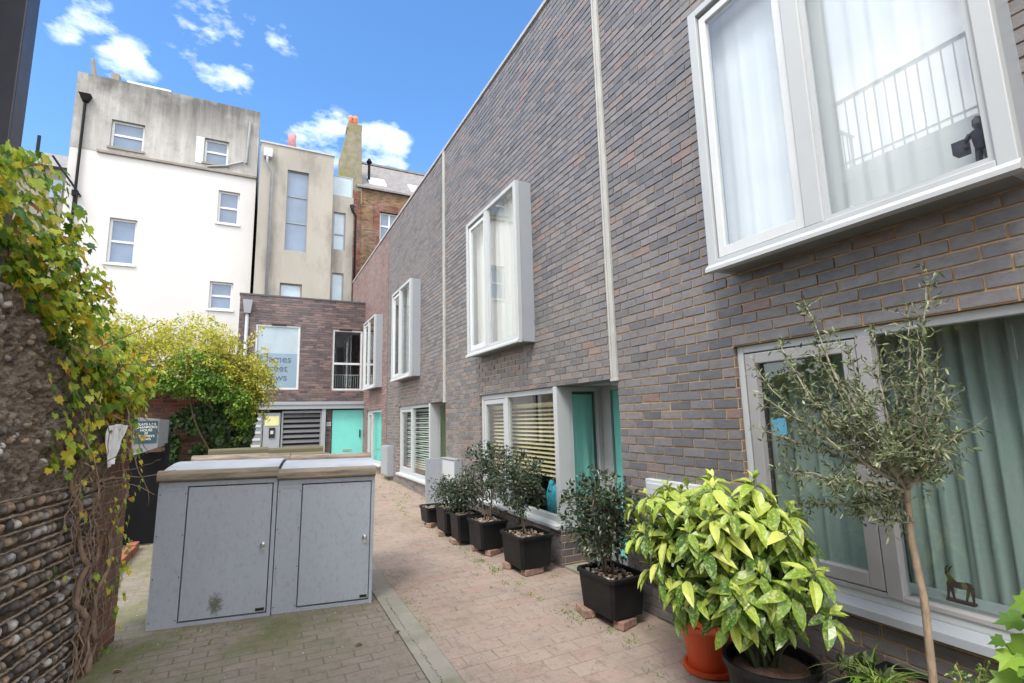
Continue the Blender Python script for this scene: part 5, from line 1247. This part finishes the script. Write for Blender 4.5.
lb = [('pink brick under the left end of the large near planter', 2.62, 3.86, .2, .1, 1.4, .002), ('brick under the right end of the large near planter', 2.76, 3.50, .2, .1, .3, .002), ('brick under the left of the pebble filled planter', 2.62, 5.34, .2, .1, .8, .002), ('broken brick under the right of the pebble filled planter', 2.73, 5.0, .24, .1, .1, .002), ('brick under the planter of the tallest round headed shrub, left end', 2.56, 6.17, .2, .1, 1.2, .002), ('brick under the planter of the tallest round headed shrub, right end', 2.66, 5.86, .2, .1, .4, .002), ('brick sticking out below the narrow planter', 2.43, 6.58, .2, .1, 1.5, .002), ('brick below the planter with the low bushy shrub', 2.42, 7.08, .2, .1, 1.3, .002), ('brick under the farthest low planter', 2.46, 7.62, .2, .1, .6, .002)]
for q in lb: loose(*q)

# ------------------------------------------------------------------ spotted laurel in round pot, orange pot behind
g = thing('round_pot', (2.63, 2.07, G(2.0)), 'large round black pot of the yellow spotted laurel', 'pot')
m = MB(); m.lathe(2.63, 2.07, [(.19, .05), (.215, .22), (.235, .39), (.25, .39), (.252, .425), (.232, .425), (.222, .38)], 36); m.build('pot', M['black'], g, smooth=False)
m = MB(); m.lathe(2.63, 2.07, [(.225, .375), (.15, .387), (.02, .39)], 24); m.build('soil', M['soil'], g)
g = thing('orange_pot', (2.72, 2.62, G(2.6)), 'orange red plastic pot half hidden under the spotted laurel', 'pot')
OX, OY = 2.84, 2.72
m = MB(); m.lathe(OX, OY, [(.13, .065), (.132, .09), (.16, .31), (.173, .31), (.175, .34), (.16, .34), (.153, .30)], 36); m.build('pot', M['orange'], g, smooth=False)
m = MB(); m.lathe(OX, OY, [(.165, .066), (.172, .072), (.172, .10), (.157, .10), (.14, .085)], 36); m.build('saucer', M['orange'], g)
m = MB(); m.lathe(OX, OY, [(.152, .295), (.02, .30)], 24); m.build('soil', M['soil'], g)
au = thing('spotted_laurel', (2.76, 2.1, .43), 'big spotted laurel with yellow speckled leaves beside the olive tree', 'shrub')
st = MB(); c = np.array([2.53, 2.29, .96]); rad = np.array([.42, .66, .52]); A = [[], [], [], []]; Bq = [[], [], [], []]
tips = []
i = 0
while len(tips) < 190:
    u = rnd(1)[0]; u /= np.linalg.norm(u)
    if u[2] < -.85: continue
    rr = rng.uniform(.6, 1.0) if len(tips) < 140 else rng.uniform(.2, .6); p = c+u*rad*rr
    p = c+(p-c)*(.9+.42*mn.noise(Vector(tuple(u*1.7+4.1))))
    if p[2] < .8: p[:2] = c[:2]+(p[:2]-c[:2])*(.55+.45*max(0, (p[2]-.4)/.4))
    if p[2] < (.46 if p[1] < 2.3 else .36): continue
    if i < 3000 and any(np.linalg.norm(p-q) < .085 for q in tips): i += 1; continue
    tips.append(p)
    i += 1
    if i > 5000: break
rr_in = lambda q: np.linalg.norm((q-c)/rad) < .6
base = np.array([2.63, 2.08, .37])
for p in tips:
    mid = base+(p-base)*.55+np.array([0, 0, .05]); st.tube([base+rng.normal(0, .03, 3)*np.array([1, 1, 0]), mid, p], [.012, .007, .005], 5)
    ax = (p-c)/rad; ax /= np.linalg.norm(ax); ax = ax*.6+np.array([0, 0, .9]); ax /= np.linalg.norm(ax)
    side = np.cross(ax, [0.3, .2, 1]); side /= np.linalg.norm(side); s2 = np.cross(ax, side)
    nlf = rng.integers(7, 11)
    for k in range(nlf):
        a = 2*math.pi*k/nlf+rng.normal(0, .2); out = side*math.cos(a)+s2*math.sin(a)
        low = rng.random() < .6
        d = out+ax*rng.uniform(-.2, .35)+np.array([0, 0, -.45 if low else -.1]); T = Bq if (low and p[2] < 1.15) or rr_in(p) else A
        T[0].append(p+out*.012-ax*rng.uniform(0, .05)); T[1].append(d); T[2].append(ax+np.array([-.15, -.1, .35])+rng.normal(0, .12, 3)); T[3].append(rng.uniform(.09, .165))
    for k in range(4):
        a = rng.uniform(0, 6.3); out = side*math.cos(a)+s2*math.sin(a); A[0].append(p); A[1].append(ax+out*.5); A[2].append(-out+ax*.2); A[3].append(rng.uniform(.05, .08))
m = MB(); leaves(m, A[0], A[1], A[2], A[3], tmpl_leaf(.40, .10, .28)); m.build('new_leaves', M['lf_auc'], au)
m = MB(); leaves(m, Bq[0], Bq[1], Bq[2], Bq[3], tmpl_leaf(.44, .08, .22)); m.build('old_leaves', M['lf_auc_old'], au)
st.build('stem', plain('dark_green_stem', (.05, .07, .03), .7, .2), au, smooth=True)

# ------------------------------------------------------------------ raised bed, olive tree, small plants
g = thing('trough', (2.88, .75, G(.8)), 'dark planted trough below the nearest window at the bottom right', 'planter')
m = MB(); m.box(2.64, 2.67, -.6, 1.72, 0.02, .44); m.box(3.07, 3.10, -.6, 1.72, 0.02, .44); m.box(2.67, 3.07, -.6, -.57, .02, .44); m.box(2.67, 3.07, 1.69, 1.72, .02, .44); m.build('sides', M['black'], g)
m = MB(); m.box(2.67, 3.07, -.57, 1.69, .05, .42); m.build('soil', M['soil'], g)
def onX(x, y, X): d = ray(x, y); q = d*(X/d[0]); return np.array([q[0], q[1], q[2]+1.79])
XO = 2.68
ol = thing('olive_tree', (XO, 1.30, .32), 'slender olive tree with thin trunk and open grey green crown', 'tree')
tr = MB(); tp = [(XO, 1.305, .30), (XO-.005, 1.30, .6), (XO+.004, 1.295, .95), (XO-.004, 1.31, 1.2), (XO, 1.305, 1.42), (XO+.005, 1.30, 1.50)]
tr.tube(tp, [.018, .0165, .015, .0145, .016, .0145], 12); tr.build('trunk', M['bark'], ol, smooth=True)
targets = [(925, 285, .0), (918, 340, -.1), (890, 365, .12), (870, 330, .05), (848, 350, -.15), (806, 305, .0), (815, 345, .1), (790, 365, -.1), (757, 372, .05), (770, 400, -.2), (765, 430, .1), (785, 470, -.1), (800, 505, .12), (830, 480, -.25), (845, 420, .15), (820, 400, -.15), (862, 400, -.2), (900, 420, .2), (935, 380, -.12), (958, 432, .05), (940, 450, -.18), (950, 400, .15), (890, 450, -.25), (855, 505, .05), (908, 320, .1), (880, 520, -.1), (835, 370, .2), (780, 345, .0)]
top_ = np.array(tp[-2]); br = MB(); LP = []; LD = []; LS = []
for (x, y, dx) in targets:
    e = onX(x, y, XO+dx); a = top_+np.array([0, 0, rng.uniform(-.03, .08)]); mid = a+(e-a)*.42+np.array([0, 0, rng.uniform(-.05, .02)]) if y > 380 else a+(e-a)*.45+np.array([dx*.3, (e-a)[1]*.18, -.07])
    pts = []
    for t in np.linspace(0, 1, 13):
        p = (1-t)**2*a+2*t*(1-t)*mid+t*t*e+rng.normal(0, .006, 3)*(t > 0); pts.append(p)
    br.tube(pts, [.0085*(1-t)+.0024 for t in np.linspace(0, 1, 13)], 6)
    for i in range(4, 13):
        p = pts[i]; dd = pts[i]-pts[i-1]; dd /= np.linalg.norm(dd)
        for s_ in range(4 if x < 820 or y < 350 else 4):
            q = wander(p, dd*.6+rnd(1)[0]*.9, 4, rng.uniform(.014, .03), .2)
            if s_ < 6: br.tube(q, [.0018, .0015, .0013, .0012, .001], 3)
            for w in q[0:]:
                for _ in range(rng.integers(1, 3)):
                    LP.append(w); LD.append((w-p)*4+rnd(1)[0]*.8+dd*.4); LS.append(rng.uniform(.022, .040))
br.build('branches', M['bark_olive'], ol, smooth=True)
m = MB(); n = len(LP); leaves(m, LP, np.array(LD)+1e-3, rnd(n, .7)+np.array([0, 0, .8]), LS, tmpl_leaf(.26, .04, .1)); m.build('crown', M['lf_olive'], ol)
m = MB(); q = onX(925, 495, XO); 
for k in range(5): pass
leaves(m, [q+rng.normal(0, .012, 3) for _ in range(7)], rnd(7)+np.array([0, -.6, .1]), rnd(7)+np.array([0, 0, 1]), [.035]*7, tmpl_leaf(.3)); m.build('trunk_shoot', M['lf_olive'], ol)

def blades(label, c, n, ln, wd, spread, mat='lf_grass', arch=.5, name='grass_plant'):
    m = MB()
    for _ in range(n):
        a = rng.uniform(0, 6.3); d = np.array([math.cos(a)*rng.uniform(.3, 1), math.sin(a)*rng.uniform(.3, 1), 1.2]); l = ln*rng.uniform(.6, 1.15)
        p = np.array(c)+np.array([rng.normal(0, spread), rng.normal(0, spread), 0]); k = 7; vs = []; sd = np.array([-math.sin(a), math.cos(a), 0])*wd
        for i in range(k):
            w = sd*(1-(i/(k-1))**1.7); vs += [p-w, p+w, ]; d = d/np.linalg.norm(d)+np.array([math.cos(a)*.12, math.sin(a)*.12, -arch*.55]); d /= np.linalg.norm(d); p = p+d*l/k
        m.add(vs, [(2*i, 2*i+1, 2*i+3, 2*i+2) for i in range(k-1)])
    return tag(m.build(name, M[mat]), label, 'plant')
blades('arching pale grass clump left of the olive trunk', (2.80, 1.60, .43), 34, .42, .005, .03)
blades('small arching grass right of the olive trunk', (2.8, 1.22, .43), 14, .3, .004, .02)
m = MB()
for k in range(26):
    b_ = np.array([2.78+rng.normal(0, .05), 1.05+rng.normal(0, .08), .43]); pts = wander(b_, (rng.normal(0, .2), rng.normal(0, .2), 1), 8, .034, .08)
    m.tube(pts, .0022, 4)
    for p in pts[2:]:
        leaves(m, [p]*5, rnd(5)+np.array([0, 0, .4]), rnd(5)+np.array([0, 0, 1]), rng.uniform(.014, .026, 5), tmpl_small(.5))
tag(m.build('sedum', M['lf_grass']), 'bright yellow green upright sedum right of the olive trunk', 'plant')
m = MB()
for k in range(9):
    b_ = np.array([2.84+rng.normal(0, .05), 1.74-.2*rng.random(), .44]); tuft(m, b_, 12, .06, .03, 1.2, tmpl_leaf(.45))
tag(m.build('sage_plant', M['lf_olive']), 'low grey green broad leaved plant beside the round black pot', 'plant')
m = MB()
for k in range(12):
    b_ = np.array([2.8+rng.normal(0, .06), 1.50+rng.normal(0, .09), .44]); tuft(m, b_, 14, .035, .025, 1.2)
tag(m.build('bedding_plant', M['lf_lime']), 'small lime green bedding plant under the arching grass', 'plant')
g = thing('broad_leaf_plant', (2.72, .93, .43), 'bright green broad lobed plant cut by the right edge of the photo', 'plant')
m = MB(); st = MB()
for (x, y, s_) in ((1022, 620, .10), (1014, 655, .10), (1030, 645, .13), (1020, 680, .12), (1035, 600, .1), (1040, 680, .13), (1003, 640, .06), (1032, 665, .1)):
    q = onX(x, y, 2.72+rng.normal(0, .03)); leaves(m, [q], [np.array([-.25, .5, -.35])+rng.normal(0, .25, 3)], [np.array([-.7, -.1, .9])], [s_], tmpl_ivy()); st.tube([(2.74, .93, .43), (2.74, .95, (q[2]+.43)/2), q], [.004, .003, .002], 5)
m.build('leaves', M['lf_lime'], g); st.build('stem', M['lf_lime'], g)
m = MB(); n = 60; P = np.array([2.86, 2.78, .16])+rng.normal(0, 1, (n, 3))*np.array([.06, .06, .16]); P[:, 2] = abs(P[:, 2]-.1)+.12
leaves(m, P, rnd(n)+np.array([0, 0, -.3]), rnd(n)+np.array([0, 0, 1]), rng.uniform(.025, .04, n), tmpl_small(.6)); tag(m.build('trailing_plant', M['lf_ivy_dark']), 'dark trailing plant in the gap between planter and orange pot', 'plant')

# ------------------------------------------------------------------ sky, sun, camera
SUN_EL, SUN_AZ = R_(55), R_(232)      # azimuth measured clockwise from +Y: light comes from behind and left
w = bpy.data.worlds.new('World'); scene.world = w; w.use_nodes = True; nt = w.node_tree; nt.nodes.clear(); N = NT(nt)
out = nt.nodes.new('ShaderNodeOutputWorld'); bg = nt.nodes.new('ShaderNodeBackground')
sky = nt.nodes.new('ShaderNodeTexSky'); sky.sky_type = 'NISHITA'; sky.sun_disc = False; sky.sun_elevation = SUN_EL; sky.sun_rotation = SUN_AZ
sky.air_density = 1.0; sky.dust_density = .9; sky.ozone_density = 3.0
tc = nt.nodes.new('ShaderNodeTexCoord'); vec = tc.outputs['Generated']
hs = nt.nodes.new('ShaderNodeHueSaturation'); hs.inputs['Saturation'].default_value = 1.2; hs.inputs['Value'].default_value = 1.0; nt.links.new(sky.outputs[0], hs.inputs['Color'])
nn = N.noise(N.scalevec(vec, (1, 1, 2.2)), 13, 8, .60); n2 = N.noise(N.scalevec(vec, (1, 1, 1.6)), 2.2, 6, .6)
def lobe(px, py, r0, r1, amt):
    d = ray(px, py); d = d/np.linalg.norm(d); vm = nt.nodes.new('ShaderNodeVectorMath'); vm.operation = 'DOT_PRODUCT'
    nt.links.new(vec, vm.inputs[0]); vm.inputs[1].default_value = tuple(d)
    return N.rng(vm.outputs['Value'], math.cos(R_(r1)), math.cos(R_(r0)), 0, amt)
tot = None
for q in ((330, 137, .1, 3.2, .72), (385, 150, .1, 3.4, .85), (295, 140, .1, 2.2, .55), (362, 138, .1, 2.2, .7), (205, 38, .1, 3.5, .50), (232, 66, .1, 3, .52), (92, 5, .1, 2.6, .6), (215, 75, .1, 2.5, .45), (128, 64, .1, 2.6, .6), (232, 14, .1, 3, .5), (65, 28, .1, 1.5, .5), (280, 40, .1, 2, .4)):
    l = lobe(*q); tot = l if tot is None else N.m('MAXIMUM', tot, l)
gate_ = N.rng(tot, .02, .3)
cl1 = N.m('MULTIPLY', gate_, N.m('MULTIPLY', N.rng(N.m('ADD', N.m('MULTIPLY', tot, .30), nn), .58, 1.0), .78))
vx, vy, vz = N.sep(vec)
# broken white cloud over the rest of the sky (behind and beside the camera)
side = N.rng(N.m('ADD', N.m('MULTIPLY', vx, .25), vy), .55, .1)
cl2 = N.m('MULTIPLY', side, N.rng(n2, .34, .52, .35, 1))
cl = N.m('MAXIMUM', cl1, cl2)
col = N.mix(cl, hs.outputs[0], (9.5, 9.5, 9.6))
nt.links.new(col, bg.inputs[0]); bg.inputs[1].default_value = .15; nt.links.new(bg.outputs[0], out.inputs[0])
sl = bpy.data.lights.new('sun', 'SUN'); sl.energy = 1.6; sl.angle = R_(18); sl.color = (1, .95, .88); so = bpy.data.objects.new('sun', sl); C.objects.link(so)
dv = Vector((math.sin(SUN_AZ)*math.cos(SUN_EL), math.cos(SUN_AZ)*math.cos(SUN_EL), math.sin(SUN_EL)))
so.rotation_euler = dv.to_track_quat('Z', 'Y').to_euler(); so.location = (-4, -6, 14)
cd = bpy.data.cameras.new('camera'); cd.sensor_width = 36; cd.lens = F*36/1024; cd.clip_start = .05; cd.clip_end = 1500
co = bpy.data.objects.new('camera', cd); C.objects.link(co); scene.camera = co
from mathutils import Matrix
co.matrix_world = Matrix(((AX_R[0], -AX_D[0], -AX_F[0], 0), (AX_R[1], -AX_D[1], -AX_F[1], 0), (AX_R[2], -AX_D[2], -AX_F[2], 1.79), (0, 0, 0, 1)))
scene.view_settings.view_transform = 'Standard'; scene.view_settings.look = 'None'; scene.view_settings.gamma = 1; scene.view_settings.exposure = 1.15
scene.cycles.use_denoising = True
